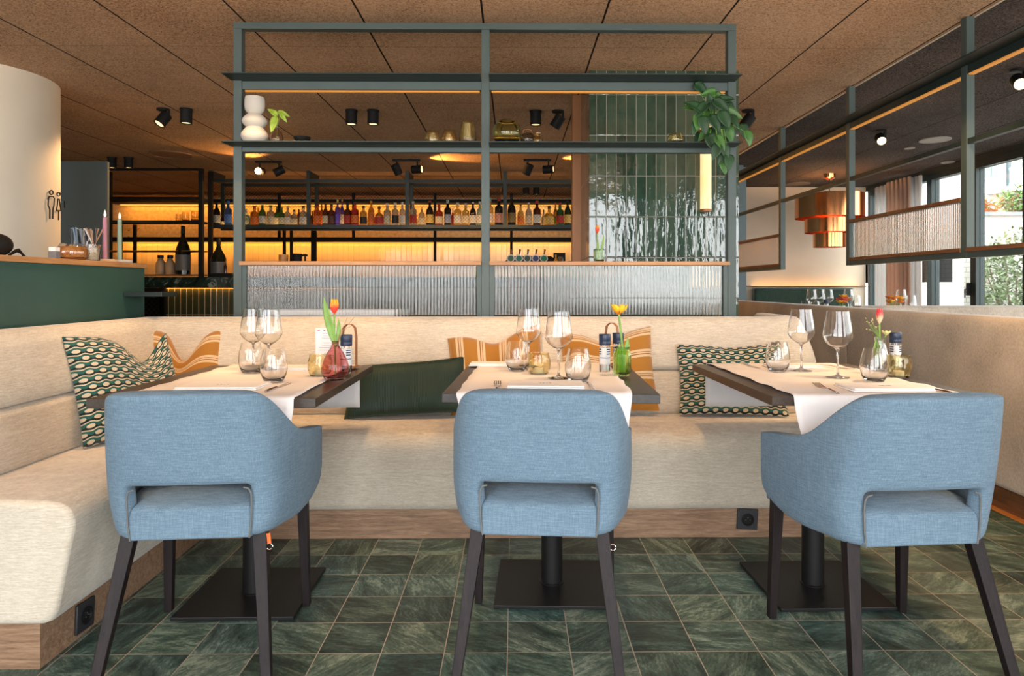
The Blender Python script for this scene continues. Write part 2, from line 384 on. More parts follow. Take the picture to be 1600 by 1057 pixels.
m_ink = plain('grey_ink', (.35, .33, .33), .8)
m_inkred = plain('red_ink', (.65, .2, .15), .8)
m_glass = glass_mat('clear_glass', (1, 1, 1), 0.0, 1.58)
m_reed = glass_mat('reeded_glass', (.97, .98, .97), .02, 1.5)
m_reed_w = glass_mat('frosted_reeded_glass', (.98, .95, .93), .16, 1.45)
m_amber = glass_mat('amber_glass', (.97, .89, .62), .0, 1.45, .14, 80)
m_amber_s = glass_mat('smooth_amber_glass', (.98, .84, .55), .0, 1.5)
m_rose = glass_mat('rose_glass', (.88, .50, .50), .0, 1.3)
m_lime = glass_mat('green_glass', (.74, .92, .40), .0, 1.3)
m_olive = glass_mat('olive_glass', (.78, .80, .45), .0, 1.5)
m_pink = glass_mat('pale_pink_glass', (.93, .80, .72), .0, 1.4)
m_water = glass_mat('vase_water', (.75, .9, .4), .0, 1.33)
m_pane = pane_mat('window_glass', (.80, .82, .81))
m_navy = plain('navy_plastic', (.018, .032, .075), .35)
m_label = plain('white_label', (.78, .80, .83), .6)
m_salt = plain('white_salt', (.80, .79, .77), .9)
m_pepper = plain('dark_pepper', (.08, .06, .05), .9, .5, 300)
m_tan = plain('tan_leather', (.36, .155, .07), .55, .15, 15)
m_metal = plain('polished_steel', (.62, .58, .55), .16, metal=1)
m_ceramic = plain('white_ceramic', (.58, .54, .48), .75, .02, 6, .1, 80)
m_cop = plain('copper', (.86, .36, .14), .14, metal=1)
m_cop_in = plain('copper_inside', (.90, .42, .16), .3, metal=1)
m_coptrim = plain('copper_cladding', (.34, .145, .055), .4, .1, 4, metal=.3)
m_leaf = plain('dark_leaf', (.016, .060, .020), .5, .35, 12)
m_leaf_l = plain('light_leaf', (.055, .16, .03), .4, .3, 12)
m_stem = plain('green_stem', (.20, .36, .06), .45, .2, 20)
m_yellow = plain('yellow_petal', (.85, .42, .02), .5, .1, 20)
def petal_mat(name, a, b_, z0, z1):
    b = NB(name); z = b.sep(b.coord())[2]; n = b.noise(b.coord(), 60, 3)
    f = b.math('DIVIDE', b.math('SUBTRACT', z, z0), z1 - z0); f = b.math('MULTIPLY_ADD', b.math('SUBTRACT', n, .5), .9, f)
    b.set(col=b.ramp(f, [(.25, a), (.8, b_)]), rough=.5, spec=.3); return b.m
m_zellige = tiles('green_zellige', .0664, .271, .0032, [(.014, .036, .024), (.032, .070, .046), (.060, .100, .066), (.028, .064, .054)], (.36, .33, .29), .502, 2.398 - .271 * 20, .07, .55, 16, 1.2, spec=.5, ior=1.8, vw=1.6)
m_bartile = tiles('olive_bar_tile', .066, .29, .006, [(.030, .036, .016), (.048, .054, .022), (.036, .046, .024)], (.50, .36, .20), .0, .52, .2, .2, 14, .4)
m_backtile = tiles('cream_back_tile', .085, .36, .004, [(.62, .50, .33), (.74, .62, .42)], (.45, .36, .22), 0, 1.47, .12, .35, 12, .5)
m_backrough = plain('glazed_back_wall', (.66, .52, .33), .18, .2, 20, .6, 24)
def marble_mat():
    b = NB('green_marble'); n = b.noise(b.coord(), 5, 8, .65, 2.5)
    b.set(col=b.ramp(n, [(.4, (.008, .018, .014)), (.56, (.025, .05, .04)), (.63, (.30, .34, .27)), (.67, (.02, .035, .03))]), rough=.15); return b.m
m_marble = marble_mat()
def brick_mat():
    b = NB('white_brick'); s = b.sep(b.coord()); v = b.math('DIVIDE', s[2], .085); row = b.math('FLOOR', v)
    u = b.math('MULTIPLY_ADD', b.math('MODULO', row, 2.0), .5, b.math('DIVIDE', b.math('ADD', s[0], s[1]), .26))
    fu = b.math('FRACT', u); fv = b.math('FRACT', v)
    j = b.math('MINIMUM', b.math('MULTIPLY', b.math('MINIMUM', fu, b.math('SUBTRACT', 1, fu)), .26), b.math('MULTIPLY', b.math('MINIMUM', fv, b.math('SUBTRACT', 1, fv)), .085))
    b.set(col=b.mix(b.math('GREATER_THAN', j, .006), (.33, .31, .28), (.56, .54, .50)), rough=.9); b.bump(b.math('MINIMUM', j, .01), .6, .02); return b.m
m_brick = brick_mat()
m_led = lamp_mat('warm_led', (1, .40, .07), .42)
m_led_b = lamp_mat('amber_led', (1, .45, .06), 2.0)
m_lens = lamp_mat('warm_lens', (1, .62, .24), 3.0)
m_lens_hot = lamp_mat('bright_lens', (1, .68, .34), 8.0)
m_flame = lamp_mat('candle_flame', (1, .80, .50), 2.2)
def alabaster():
    b = NB('lit_alabaster'); n = b.noise(b.mapping(b.coord(), (1, 1, .35)), 14, 4, .6, 1)
    return b.set(col=(.8, .6, .3), emit=b.ramp(n, [(.3, (.85, .50, .17)), (.7, (1.0, .78, .46))]), es=.95, rough=.3)
m_alab = alabaster()
m_orange_floor = wood('orange_floorboards', (.26, .085, .018), (.50, .20, .05), 'Y', .3)
# ================================================================ THE SETTING
CEIL = 2.56
XP = 2.43                                  # plane of the low wall and of the hanging divider on the right
struct('floor', MB().box(-7.2, 2.40, -1.7, 11.2, -.1, 0), m_floor, smooth=0)
struct('floor', MB().box(2.40, 5.3, -1.7, 11.2, -.1, 0), m_orange_floor, smooth=0)
struct('ceiling', MB().box(-7.2, XP + .02, -1.7, 11.2, CEIL, CEIL + .2), m_ceil, smooth=0)
struct('ceiling', MB().box(XP + .027, 5.3, -1.7, 11.2, CEIL, CEIL + .2), m_ceil_d, smooth=0)
struct('trim_1', MB().box(XP + .02, XP + .027, -1.7, 10, CEIL - .006, CEIL + .1), m_wall, smooth=0)
struct('wall_left', MB().box(-7.3, -7.2, -1.7, 11.3, 0, CEIL), m_wall, smooth=0)
# bar back wall: glazed tile below, rough glazed band above, plaster at the top
wb = struct('wall_bar', MB().box(-7.2, 2.75, 11.2, 11.3, 0, CEIL), m_backrough, smooth=0)
struct('trim_2', MB().box(-7.1, 2.7, 11.17, 11.2, 1.0, 1.83), m_backtile, smooth=0)
struct('wall_partition', MB().box(2.70, 2.80, 8.3, 11.2, 0, CEIL), m_bluegrey, smooth=0)
struct('wall_rear', MB().box(2.80, 5.1, 9.97, 10.07, 0, CEIL), m_wall, smooth=0)
struct('trim_3', MB().box(2.80, 5.1, 9.93, 9.97, 1.115, 1.13), m_rail, smooth=0)
# front facade behind the camera (mullions between the openings), right facade with the garden doors
fr = MB().box(-7.2, 5.3, -1.85, -1.75, 2.54, CEIL).box(-7.2, 5.3, -1.85, -1.75, 0, .13)
struct('wall_front', fr, m_wall, smooth=0)
opens = [(-5.7, -3.5), (-3.1, -1.25), (-.75, 1.95), (3.0, 5.0)]
piers = MB()
for a, b_ in zip([-7.2] + [o_[1] for o_ in opens], [o_[0] for o_ in opens] + [5.3]): piers.box(a, b_, -1.85, -1.75, .13, 2.54)
struct('wall_front', piers, m_bluegrey, smooth=0)
for i, (a, b_) in enumerate(opens):
    f = MB().box(a, a + .06, -1.84, -1.76, .13, 2.54).box(b_ - .06, b_, -1.84, -1.76, .13, 2.54).box((a + b_) / 2 - .04, (a + b_) / 2 + .04, -1.84, -1.76, .13, 2.54)
    struct('window_%d' % (i + 1), f, m_steel_dk, smooth=0)
XW = 5.1
struct('wall_right', MB().box(XW, XW + .15, -1.7, 10.1, 2.50, CEIL), m_steel_dk, smooth=0)
struct('baseboard_right', MB().box(XW, XW + .15, -1.7, 10.1, 0, .06), m_steel_dk, smooth=0)
def y_at(px): return PX(px, 448, XW).y
ys = [9.95, y_at(1448), y_at(1516), y_at(1598), 5.6, 4.2, 2.8, 1.4, 0, -1.6]
for i in range(len(ys) - 1):
    a, b_ = ys[i], ys[i + 1]; w = .065
    f = MB().box(XW + .02, XW + .12, a - w, a, .06, 2.50).box(XW + .02, XW + .12, b_ + .002, b_ + .03, .06, 2.50)
    f.box(XW + .02, XW + .12, b_ + .03, a - w, 2.43, 2.50).box(XW + .02, XW + .12, b_ + .03, a - w, .06, .16)
    wo = struct('window_%d' % (10 + i), f, m_steel_dk, smooth=0)
    struct('window_pane', MB().box(XW + .06, XW + .07, b_ + .03, a - w, .16, 2.43), m_pane, wo, smooth=0)
hd = mk('window_handle', MB().box(XW - .03, XW + .015, ys[2] + .004, ys[2] + .028, 1.02, 1.16).tube([(XW - .03, ys[2] + .016, 1.09), (XW - .05, ys[2] + .016, 1.09), (XW - .05, ys[2] + .016, 1.0)], .008), m_blk_mat)
tag(hd, 'black lever handle on the garden door frame', 'door handle')
# outside: terrace, white garden wall with coping, planted bank, house
struct('ground_terrace', MB().box(5.3, 20, -4, 30, -.2, -.05), plain('pale_paving', (.5, .48, .44), .9, .1, 3), smooth=0)
gw = struct('wall_garden', MB().box(7.6, 16, 11.6, 11.9, -.05, 2.32).box(7.9, 8.2, 11.9, 16, -.05, 2.32), m_brick, smooth=0)
struct('wall_coping', MB().box(7.55, 16.05, 11.55, 11.95, 2.32, 2.38), plain('grey_coping', (.25, .27, .29), .6), gw, smooth=0)
struct('ground_bank', MB().box(7.9, 18, 11.95, 17, 1.2, 2.3), plain('bank_soil', (.22, .2, .15), .9), smooth=0)

# column clad in green tiles, round plaster column, blue-grey wall block
cf = 4.60
struct('pillar_tiled', MB().box(.502, 1.500, cf, 5.18, 0, CEIL), m_zellige, smooth=0)
struct('trim_4', MB().box(.440, .515, 5.185, 5.30, 0, CEIL), m_coptrim, smooth=0)
CCX, CCY, CCR = -3.77, 4.80, .54
struct('pillar_round', MB().lathe([(0, 0), (CCR, 0), (CCR, CEIL), (0, CEIL)], 96, (CCX, CCY, 0)), m_col_plaster)
struct('wall_block', MB().box(-7.1, PY(168, 300, 6.5).x, 6.5, 6.53, 0, 2.29), m_bluegrey, smooth=0)

# ================================================================ BANQUETTES
XB, YB = -1.93, 3.62
path = [(XB, 2.02), (XB, YB), (1.47, YB)]
bq = thing('corner_banquette', 'long beige chenille corner banquette running along the screen and the green counter', 'bench', (XB + .3, YB - .3, 0))
seat = [(.17, .135), (.56, .135), (.585, .145), (.60, .175), (.638, .37), (.648, .415), (.645, .445), (.632, .470), (.605, .486), (.56, .493), (.45, .497), (.30, .494), (.17, .49)]
mk('seat', MB().sweep(seat, path), m_beige, bq, 60, .018, 3, world=True)
low = [(.10, .49), (.212, .488), (.228, .50), (.234, .53), (.228, .60), (.212, .675), (.203, .695), (.188, .703), (.10, .703)]
up = [(.02, .705), (.185, .705), (.202, .713), (.206, .73), (.190, .79), (.150, .90), (.128, .945), (.108, .960), (.08, .966), (.045, .964), (.025, .95)]
arc = [(1.30, YB), (1.335, YB + .004), (1.362, YB + .018), (1.378, YB + .042), (1.382, YB + .075), (1.382, YB + .42)]
bpath = [(XB, 2.02), (XB, YB)] + arc
mk('lower_backrest', MB().sweep(low, bpath), m_beige, bq, 60, world=True)
mk('upper_backrest', MB().sweep(up, bpath), m_beige, bq, 60, world=True)
mk('back_panel', MB().sweep([(-.0, .0), (.09, .0), (.09, .70), (.015, .70), (-.0, .70)], [(XB, 2.02), (XB, YB), (1.30, YB)]), m_walnut, bq, 0, world=True)
pl = mk('plinth', MB().box(XB + .10, XB + .545, 2.035, YB - .545, 0, .134).box(XB + .10, 1.46, YB - .545, YB - .10, 0, .134), m_walnut, bq, 0, .001, world=True)
# upholstered low wall on the right, and the banquette that butts on it behind
lw = thing('low_banquette_wall', 'taupe upholstered low wall under the hanging divider on the right', 'bench', (XP + .1, 3.0, 0))
tp = [(-.0, .12), (.012, .13), (.012, .90), (.006, .94), (-.012, .96), (-.04, .967), (-.11, .967), (-.135, .955), (-.15, .92), (-.15, .12)]
mk('front_cushion', MB().sweep([(-q, z) for q, z in tp][::-1], [(XP, .9), (XP, 4.995)]), m_taupe, lw, 60, .01, world=True)
mk('rear_cushion', MB().sweep([(-q, z) for q, z in tp][::-1], [(XP, 5.005), (XP, 8.05)]), m_taupe, lw, 60, .01, world=True)
mk('plinth', MB().box(XP + .02, XP + .13, .92, 8.03, 0, .12), m_rail, lw, 0, world=True)
b2 = thing('cross_banquette', 'pale upholstered banquette back running toward the windows behind the low wall', 'bench', (3.5, 5.2, 0))
mk('backrest', MB().sweep([(.0, .45), (.0, .965), (-.02, .975), (-.12, .975), (-.15, .95), (-.15, .45)], [(2.60, 5.15), (4.7, 5.15)]), m_taupe, b2, 60, .01, world=True)
mk('seat', MB().box(2.62, 4.7, 4.66, 5.14, .14, .46), m_taupe, b2, 40, .03, 3, world=True)
mk('plinth', MB().box(2.64, 4.68, 4.72, 5.12, 0, .14), m_rail, b2, 0, world=True)
def socket(name, label, c, nrm, cls='black'):
    """square cover plate with a round earthed socket; nrm is the outward direction"""
    t = thing(name, label, 'power socket', c, math.atan2(nrm[0], -nrm[1]))
    mk('cover_plate', MB().box(-.046, .046, -.010, -.0005, -.046, .046).xf(Matrix.Rotation(.06, 4, 'Y')), m_cover, t, 40, .003)
    R = Matrix.Rotation(math.pi / 2, 3, 'X')
    mk('socket_well', MB().lathe([(0, .0), (.026, .0), (.028, .004), (.023, .005), (.020, .001), (0, .001)], 32, (0, -.0100, 0), R), m_blk_mat, t)
    for px_, pz_ in ((-.0095, -.001), (.0095, -.001), (0, .009)):
        mk('contact_pin', MB().cyl((px_, pz_, .0008), .0028, .004, 8).xf(Matrix.Translation((0, -.0100, 0)) @ R.to_4x4()), m_metal, t)
    return t
# upright frame stays square on the plinth; slightly turned cover as in the photograph
s1 = socket('power_socket', 'black wall socket on the wooden plinth of the banquette behind the third chair', (PY(1167, 811, YB - .5455).x, YB - .5455, PY(1167, 811, YB - .5455).z), (0, -1))
q = PX(130, 962, XB + .5455)
s2 = socket('power_socket', 'black double wall socket on the plinth beside the first chair leg', (XB + .5455, q.y, q.z), (1, 0))

# ================================================================ HOST COUNTER on the left
ct = thing('host_counter', 'dark green host counter with oak top beside the round column', 'counter', (-2.2, 2.6, 0))
XC = -1.945
mk('front_panel', MB().box(-2.55, XC, .8, 3.66, 0, 1.216), m_green, ct, 0, .002, world=True)
mk('countertop', MB().box(-2.57, XC + .008, .8, 3.675, 1.216, 1.24), m_oak_y, ct, 0, .002, world=True)
q0 = PX(214, 460, XC); 
mk('ledge', MB().box(XC, PY(268, 460, 3.56).x, 3.46, 3.62, 1.07, 1.092), m_steel_dk, ct, 0, .002, world=True)
# ================================================================ CHAIRS
def chair_shell():
    half = [(0, -.262), (.06, -.2615), (.115, -.259), (.150, -.2565), (.172, -.253), (.205, -.243), (.238, -.220), (.256, -.180), (.268, -.135), (.277, -.090), (.287, -.02), (.294, .06), (.297, .115), (.297, .14)]
    ztop = [.832, .832, .832, .831, .832, .832, .824, .768, .708, .676, .664, .654, .645, .640]
    lean = [1, 1, 1, 1, 1, .95, .85, .6, .35, .15, .05, 0, 0, 0]
    zbot = [.392] * 9 + [.392, .395, .405, .432, .462]
    P = [(-x, y, t, l, b) for (x, y), t, l, b in list(zip(half, ztop, lean, zbot))[:0:-1]] + [(x, y, t, l, b) for (x, y), t, l, b in zip(half, ztop, lean, zbot)]
    NV = 10; vs = []; n = len(P)
    for x, y, t, l, b in P:
        k = abs(x) <= .155
        t = t - (.008 if l > .9 else 0); zs = [b, b + (.540 - b) * .33, b + (.540 - b) * .66, .525, .547] + [.547 + (t - .547) * q for q in (.16, .36, .58, .80, .95, 1.0)]
        for z in zs:
            w = max(0, (z - .50)) / .33
            nx = x * (1 - .115 * l * w * w) * (1 - .10 * max(0, (.50 - z)) / .11 * (1 if l > .3 else .55)); ny = y - .085 * l * w
            vs.append((nx, ny, z))
    m = 11; fs = []
    c = (n - 1) // 2
    for i in range(n - 1):
        for j in range(m - 1):
            if j <= 3 and c - 4 <= i <= c + 3: continue
            fs.append((i * m + j, (i + 1) * m + j, (i + 1) * m + j + 1, i * m + j + 1))
    used = sorted({a for f in fs for a in f}); mp_ = {a: k for k, a in enumerate(used)}
    b = MB(); b.v = [vs[a] for a in used]; b.f = [tuple(mp_[a] for a in f) for f in fs]
    return b
def make_chair(name, label):
    t = thing(name, label, 'chair', group='blue armchairs in front of the tables')
    sh = mk('shell', chair_shell(), m_denim, t, 180, fix=False)
    s = sh.modifiers.new('solidify', 'SOLIDIFY'); s.thickness = .050; s.offset = -1.0; s.use_even_offset = True
    u = sh.modifiers.new('subsurf', 'SUBSURF'); u.levels = 2; u.render_levels = 2
    poly = [(-.168, -.252), (.168, -.252), (.175, -.215), (.215, -.18), (.235, -.05), (.238, .10), (.240, .205), (.225, .235), (-.225, .235), (-.240, .205), (-.238, .10), (-.235, -.05), (-.215, -.18), (-.175, -.215)]
    sb = MB(); n = len(poly); lay = [(1, .396), (1, .462), (.99, .476), (.965, .486), (.90, .497), (.75, .510), (.5, .520)]
    for k, z in lay: sb.v += [(x * k, -.01 + (y + .01) * k, z + (.012 * (y < -.2) if False else 0)) for x, y in poly]
    sb.v.append((0, -.01, .523))
    sb.f = [tuple(range(n - 1, -1, -1))] + [(j * n + i, j * n + (i + 1) % n, (j + 1) * n + (i + 1) % n, (j + 1) * n + i) for j in range(len(lay) - 1) for i in range(n)] + [((len(lay) - 1) * n + i, (len(lay) - 1) * n + (i + 1) % n, len(lay) * n) for i in range(n)]
    mk('seat', sb, m_denim, t, 70, .006, 2)
    for sx_ in (-1, 1):
        mk('piping', MB().tube([(sx_ * .1640, -.2515, .397), (sx_ * .1695, -.2530, .44), (sx_ * .1715, -.2540, .50), (sx_ * .1705, -.2560, .527), (sx_ * .1640, -.2580, .541), (sx_ * .15, -.2590, .5445)], .0026, 6), m_pipe, t)
    for sx_ in (-1, 1):
        mk('leg', MB().bar((sx_ * .183, -.205, .405), (sx_ * .232, -.318, 0), .040, .034, (0, 1, 0), .027, .024), m_leg, t, 0, .002)
        mk('leg', MB().bar((sx_ * .222, .165, .405), (sx_ * .232, .185, 0), .036, .036, (0, 1, 0), .025, .025), m_leg, t, 0, .002)
    return t
ch = make_chair('armchair', 'blue upholstered armchair at the table with the rose glass tulip vase')
ch.location = (-.945, 2.235, 0); ch.rotation_euler = (0, 0, math.radians(4.5))
tg = MB().tube([(.210, -.222, .398), (.214, -.226, .370)], .006, 6)
mk('tag', tg, plain('orange_tag', (.85, .16, .03), .6), ch)
R9 = Matrix.Rotation(math.pi / 2, 3, 'X')
mk('hook', MB().tube([(.214 + .009 * math.cos(a * .6), -.226, .360 + .009 * math.sin(a * .6)) for a in range(11)], .0018, 6), m_metal, ch)
c2 = copy_thing(ch, (.092, 2.25, 0), math.radians(-4.5), 'blue upholstered armchair at the table with the green glass tulip vase')
for k in list(c2.children):
    if k.name.startswith('tag'): D.objects.remove(k)
c3 = copy_thing(ch, (1.118, 2.165, 0), math.radians(4.5), 'blue upholstered armchair at the table nearest the low taupe wall')
for k in list(c3.children):
    if k.name.startswith('tag') or k.name.startswith('hook'): D.objects.remove(k)

# ================================================================ TABLES
ZT = .775
def make_table(label, loc, rz, mat, base):
    t = thing('dining_table', label, 'table', loc, rz, 'dark wooden tables along the banquette')
    mk('tabletop', MB().box(-.35, .35, -.45, .45, ZT - .030, ZT), mat, t, 0, .002)
    bx, by = base
    mk('base_plate', MB().box(bx - .205, bx + .205, by - .205, by + .205, .002, .014), m_black, t, 0, .002)
    mk('column', MB().lathe([(0, .012), (.046, .012), (.046, .016), (.0395, .018), (.0395, ZT - .04), (0, ZT - .04)], 32, (bx, by, 0)), m_black, t)
    mk('top_bracket', MB().box(bx - .2, bx + .2, by - .03, by + .03, ZT - .044, ZT - .030), m_black, t, 0)
    return t
T = [((-.965, 2.585), .4), ((.135, 2.665), -2.2), ((1.150, 2.615), 1.2)]
tab = []
tab.append(make_table('dark wooden table set with the rose tulip vase, left of the green cushion', (*T[0][0], 0), math.radians(T[0][1]), m_table_b, (.02, -.06)))
tab.append(make_table('dark wooden table set with the green tulip vase, behind the second blue chair', (*T[1][0], 0), math.radians(T[1][1]), m_table, (.01, -.07)))
tab.append(make_table('dark wooden table beside the low taupe wall, with the pale tulip vase', (*T[2][0], 0), math.radians(T[2][1]), m_table_b, (-.035, -.045)))
def runner(i, label, xa, xb, d0, d1, seed):
    """linen runner: lies over the top and hangs down in front and behind"""
    r = random.Random(seed); rz = math.radians(T[i][1]); y0, y1 = -.4535, .4535
    L = [(y0 - .006, ZT - d0)] + [(y0 - .006 - .008 * math.sin(k), ZT - d0 + d0 * k / 6) for k in range(1, 6)] + [(y0 - .003, ZT - .004), (y0 + .006, ZT + .0025)]
    L += [(y0 + .907 * k / 22, ZT + .0025) for k in range(1, 22)] + [(y1 - .006, ZT + .0025), (y1 + .003, ZT - .004)] + [(y1 + .006 + .004 * math.sin(k), ZT - d1 * k / 5) for k in range(1, 6)]
    n = len(L); nu = 22; ph = r.random() * 6
    def fn(u, v):
        y, z = L[min(n - 1, round(v * (n - 1)))]; x = xa + (xb - xa) * u
        hang = max(0, (ZT - z) / d0)
        if z < ZT - .01:
            k = hang
            if y < 0: y -= .016 * k * (1 + math.sin(u * 9 + ph)) ; x += (x - (xa + xb) / 2) * -.10 * k
            else: y += .010 * k * (1 + math.sin(u * 7 + ph))
        else:
            z += .0012 * (1 + math.sin(y * 26 + ph)) * (1 if abs(y) < .43 else 0)
            if u in (0, 1): z += .0015 * (1 + math.sin(y * 40 + ph * 2)); x += .003 * math.sin(y * 33 + ph)
        return (x, y, z)
    o = mk('table_runner', MB().grid(fn, nu, n - 1), m_linen, None, 180, fix=False)
    s = o.modifiers.new('solidify', 'SOLIDIFY'); s.thickness = .0016; s.offset = 1
    o.location = (*T[i][0], 0); o.rotation_euler = (0, 0, rz)
    return tag(o, label, 'table runner', 'white runners hanging over the tables')
runner(0, 'white linen runner over the table with the rose glass vase', -.255, .288, .185, .19, 3)
runner(1, 'white linen runner over the table with the green glass vase', -.300, .262, .195, .15, 8)
runner(2, 'white linen runner over the table beside the low taupe wall', -.285, .262, .20, .19, 12)
ZS = ZT + .0055
def on(px, py, z=ZS): return PZ(px, py, z)

# ---------------------------------------------------------------- tableware
WINE = [(0, 0), (.036, 0), (.041, .0015), (.041, .003), (.030, .0045), (.012, .008), (.0050, .014), (.0038, .03), (.0036, .07), (.0042, .100), (.009, .108), (.024, .117), (.041, .131), (.0515, .149), (.0520, .158), (.0485, .185), (.0425, .220), (.0385, .248),
        (.0375, .248), (.0415, .220), (.0475, .185), (.0510, .158), (.0503, .150), (.040, .1325), (.0235, .1185), (.009, .111), (0, .110)]
TUMB = [(0, 0), (.027, 0), (.032, .003), (.041, .020), (.0465, .042), (.0470, .058), (.0435, .085), (.0375, .108), (.0345, .119), (.0335, .119), (.0365, .107), (.0423, .085), (.0456, .058), (.045, .043), (.0395, .022), (.030, .010), (.02, .008), (0, .008)]
wine_me = None
def drink(kind, prof, p, label, group, cat='glass', mat=None):
    o = mk(kind, MB().lathe(prof, 40), mat or m_glass, None, 50); o.location = p; return tag(o, label, cat, group)
def again(o, p, label):
    c = o.copy(); COL.objects.link(c); c.location = p; c['label'] = label; return c
w = drink('wine_glass', WINE, on(396, 578), 'stemmed wine glass at the left of the pair near the rose tulip vase', 'wine glasses on the tables')
again(w, on(420, 582), 'stemmed wine glass at the right of the pair near the rose tulip vase')
again(w, on(826, 577), 'stemmed wine glass behind the amber candle holder on the middle table')
again(w, on(873, 592), 'stemmed wine glass between the amber candle holder and the pepper mill, middle table')
again(w, on(1252, 580), 'stemmed wine glass nearer the oval print cushion on the table by the taupe wall')
again(w, on(1309, 591), 'stemmed wine glass nearer the pale tulip vase on the table by the taupe wall')
t_ = drink('tumbler', TUMB, on(392, 583), 'stemless tumbler under the left wine glass on the table with the rose vase', 'water tumblers on the tables')
again(t_, on(428, 597), 'stemless tumbler nearest the first blue chair on the table with the rose vase')
again(t_, on(808, 580), 'stemless tumbler left of the amber candle holder on the middle table')
again(t_, on(903, 597), 'stemless tumbler right of the amber candle holder on the middle table')
again(t_, on(1215, 581), 'stemless tumbler in front of the oval print cushion beside the far knife')
again(t_, on(1366, 597), 'stemless tumbler in front of the pale tulip vase near the taupe wall')
VOT = [(0, 0), (.030, 0), (.037, .004), (.044, .022), (.0455, .040), (.0435, .060), (.0385, .076), (.0395, .083), (.0375, .083), (.0365, .076), (.041, .060), (.043, .040), (.041, .024), (.034, .010), (0, .008)]
def votive(p, label, first=[]):
    t = thing('candle_holder', label, 'candle holder', p, 0, 'amber candle holders on the tables')
    mk('glass_cup', MB().lathe(VOT, 40), m_amber, t, 60)
    mk('tea_light', MB().lathe([(0, .0085), (.019, .0085), (.019, .024), (0, .022)], 20), m_salt, t)
    return t
v0 = votive(on(500, 588), 'amber textured glass candle holder behind the rose tulip vase')
copy_thing(v0, on(842, 585), 0, 'amber textured glass candle holder in the middle of the middle table')
copy_thing(v0, on(1404, 590), 0, 'amber textured glass candle holder in front of the navy capped mill by the taupe wall')

def mill(p, label, fill, dark=False):
    t = thing('spice_mill', label, 'spice mill', p, 0, 'navy capped mills on the tables')
    mk('glass_body', MB().lathe([(0, 0), (.020, 0), (.0215, .002), (.0215, .108), (.018, .108), (.018, .004), (0, .004)], 28), m_glass, t, 50)
    mk('filling', MB().lathe([(0, .0045), (.0175, .0045), (.0175, .050), (0, .050)], 20), fill, t)
    mk('cap', MB().lathe([(0, .106), (.0225, .106), (.0232, .112), (.0232, .120), (.0228, .121), (.0232, .122), (.0240, .146), (.0225, .150), (0, .150)], 28), m_navy, t, 50)
    lb = mk('label_band', MB().lathe([(.0219, .030), (.0219, .096)], 28), m_label, t)
    st = MB()
    for z in (.092, .083, .074): 
        for a in (3.5, 5.35):
            st.grid(lambda u, v: (.0222 * math.cos(a + .55 * (u - .5) * 1.6), .0222 * math.sin(a + .55 * (u - .5) * 1.6), z - .0045 * v), 6, 1)
    st.grid(lambda u, v: (.0222 * math.cos(4.71 + (u - .5) * 2.6), .0222 * math.sin(4.71 + (u - .5) * 2.6), .058 - .003 * v), 10, 1)
    mk('label_stripes', st, m_navy, lb)
    return t
mill(on(945, 581), 'navy capped salt mill left of the leather strap on the middle table', m_salt)
mill(on(966, 578), 'navy capped pepper mill half hidden behind the green tulip vase', m_pepper)
mill(on(541, 583), 'navy capped mill behind the rose tulip vase', m_pepper)
mill(on(1399, 576), 'navy capped mill behind the amber candle holder near the taupe wall', m_salt)
def caddy(p, rz, label):
    t = thing('condiment_caddy', label, 'condiment caddy', p, rz, 'leather handled condiment caddies')
    mk('tray', MB().box(-.052, .052, -.030, .030, .0, .0022), m_tan, t, 0, .0008)
    pts = [(0, .0315, .001), (0, .0315, .13), (0, .026, .168), (0, .010, .182), (0, -.010, .182), (0, -.026, .168), (0, -.0315, .13), (0, -.0315, .001)]
    hb = MB()
    for a, b_ in zip(pts, pts[1:]): hb.bar(a, b_, .017, .0024, (0, a[1] + 1e-4, .001) if abs(a[2] - b_[2]) > .02 else (0, 0, 1))
    mk('strap_handle', hb, m_tan, t, 0)
    return t
# (the mills stand beside the strap, outside the tray)
caddy(on(956, 571) + Vector((0, .0, 0)), math.radians(50), 'tan leather strap caddy between the two mills on the middle table')
caddy(on(546, 575), math.radians(75), 'tan leather strap caddy behind the mill and the rose tulip vase')

def napkin(px, py, w_, d_, i, label, logo=True):
    p = on(px, py); t = thing('folded_napkin', label, 'napkin', p, math.radians(T[i][1]), 'white napkins laid on the tables')
    def fn(u, v): return ((u - .5) * w_, (v - .5) * d_, 0)
    b = MB().box(-w_ / 2, w_ / 2, -d_ / 2, d_ / 2, .0005, .006).box(-w_ / 2 + .004, w_ / 2 - .002, -d_ / 2 + .002, d_ / 2 - .004, .0062, .012)
    mk('folded_cloth', b, m_napkin, t, 60, .0028, 3)
    if logo:
        g = MB()
        for k in range(4): g.box(-.020 + .011 * k, -.013 + .011 * k, -.012, -.006 + .004 * (k % 2), .0122, .0126)
        mk('embroidered_mark', g, m_ink, t, 0)
    return t
napkin(350, 606, .27, .15, 0, 'white folded napkin behind the back of the first blue chair')
napkin(478, 577, .22, .12, 0, 'white folded napkin at the far side of the table with the rose vase', False)
napkin(852, 604, .26, .14, 1, 'white folded napkin behind the back of the second blue chair')
napkin(770, 571, .20, .10, 1, 'white folded napkin at the far side of the middle table', False)
napkin(1380, 608, .27, .14, 2, 'white folded napkin near side of the table by the taupe wall')
napkin(1238, 574, .22, .11, 2, 'white folded napkin at the far side of the table by the taupe wall')
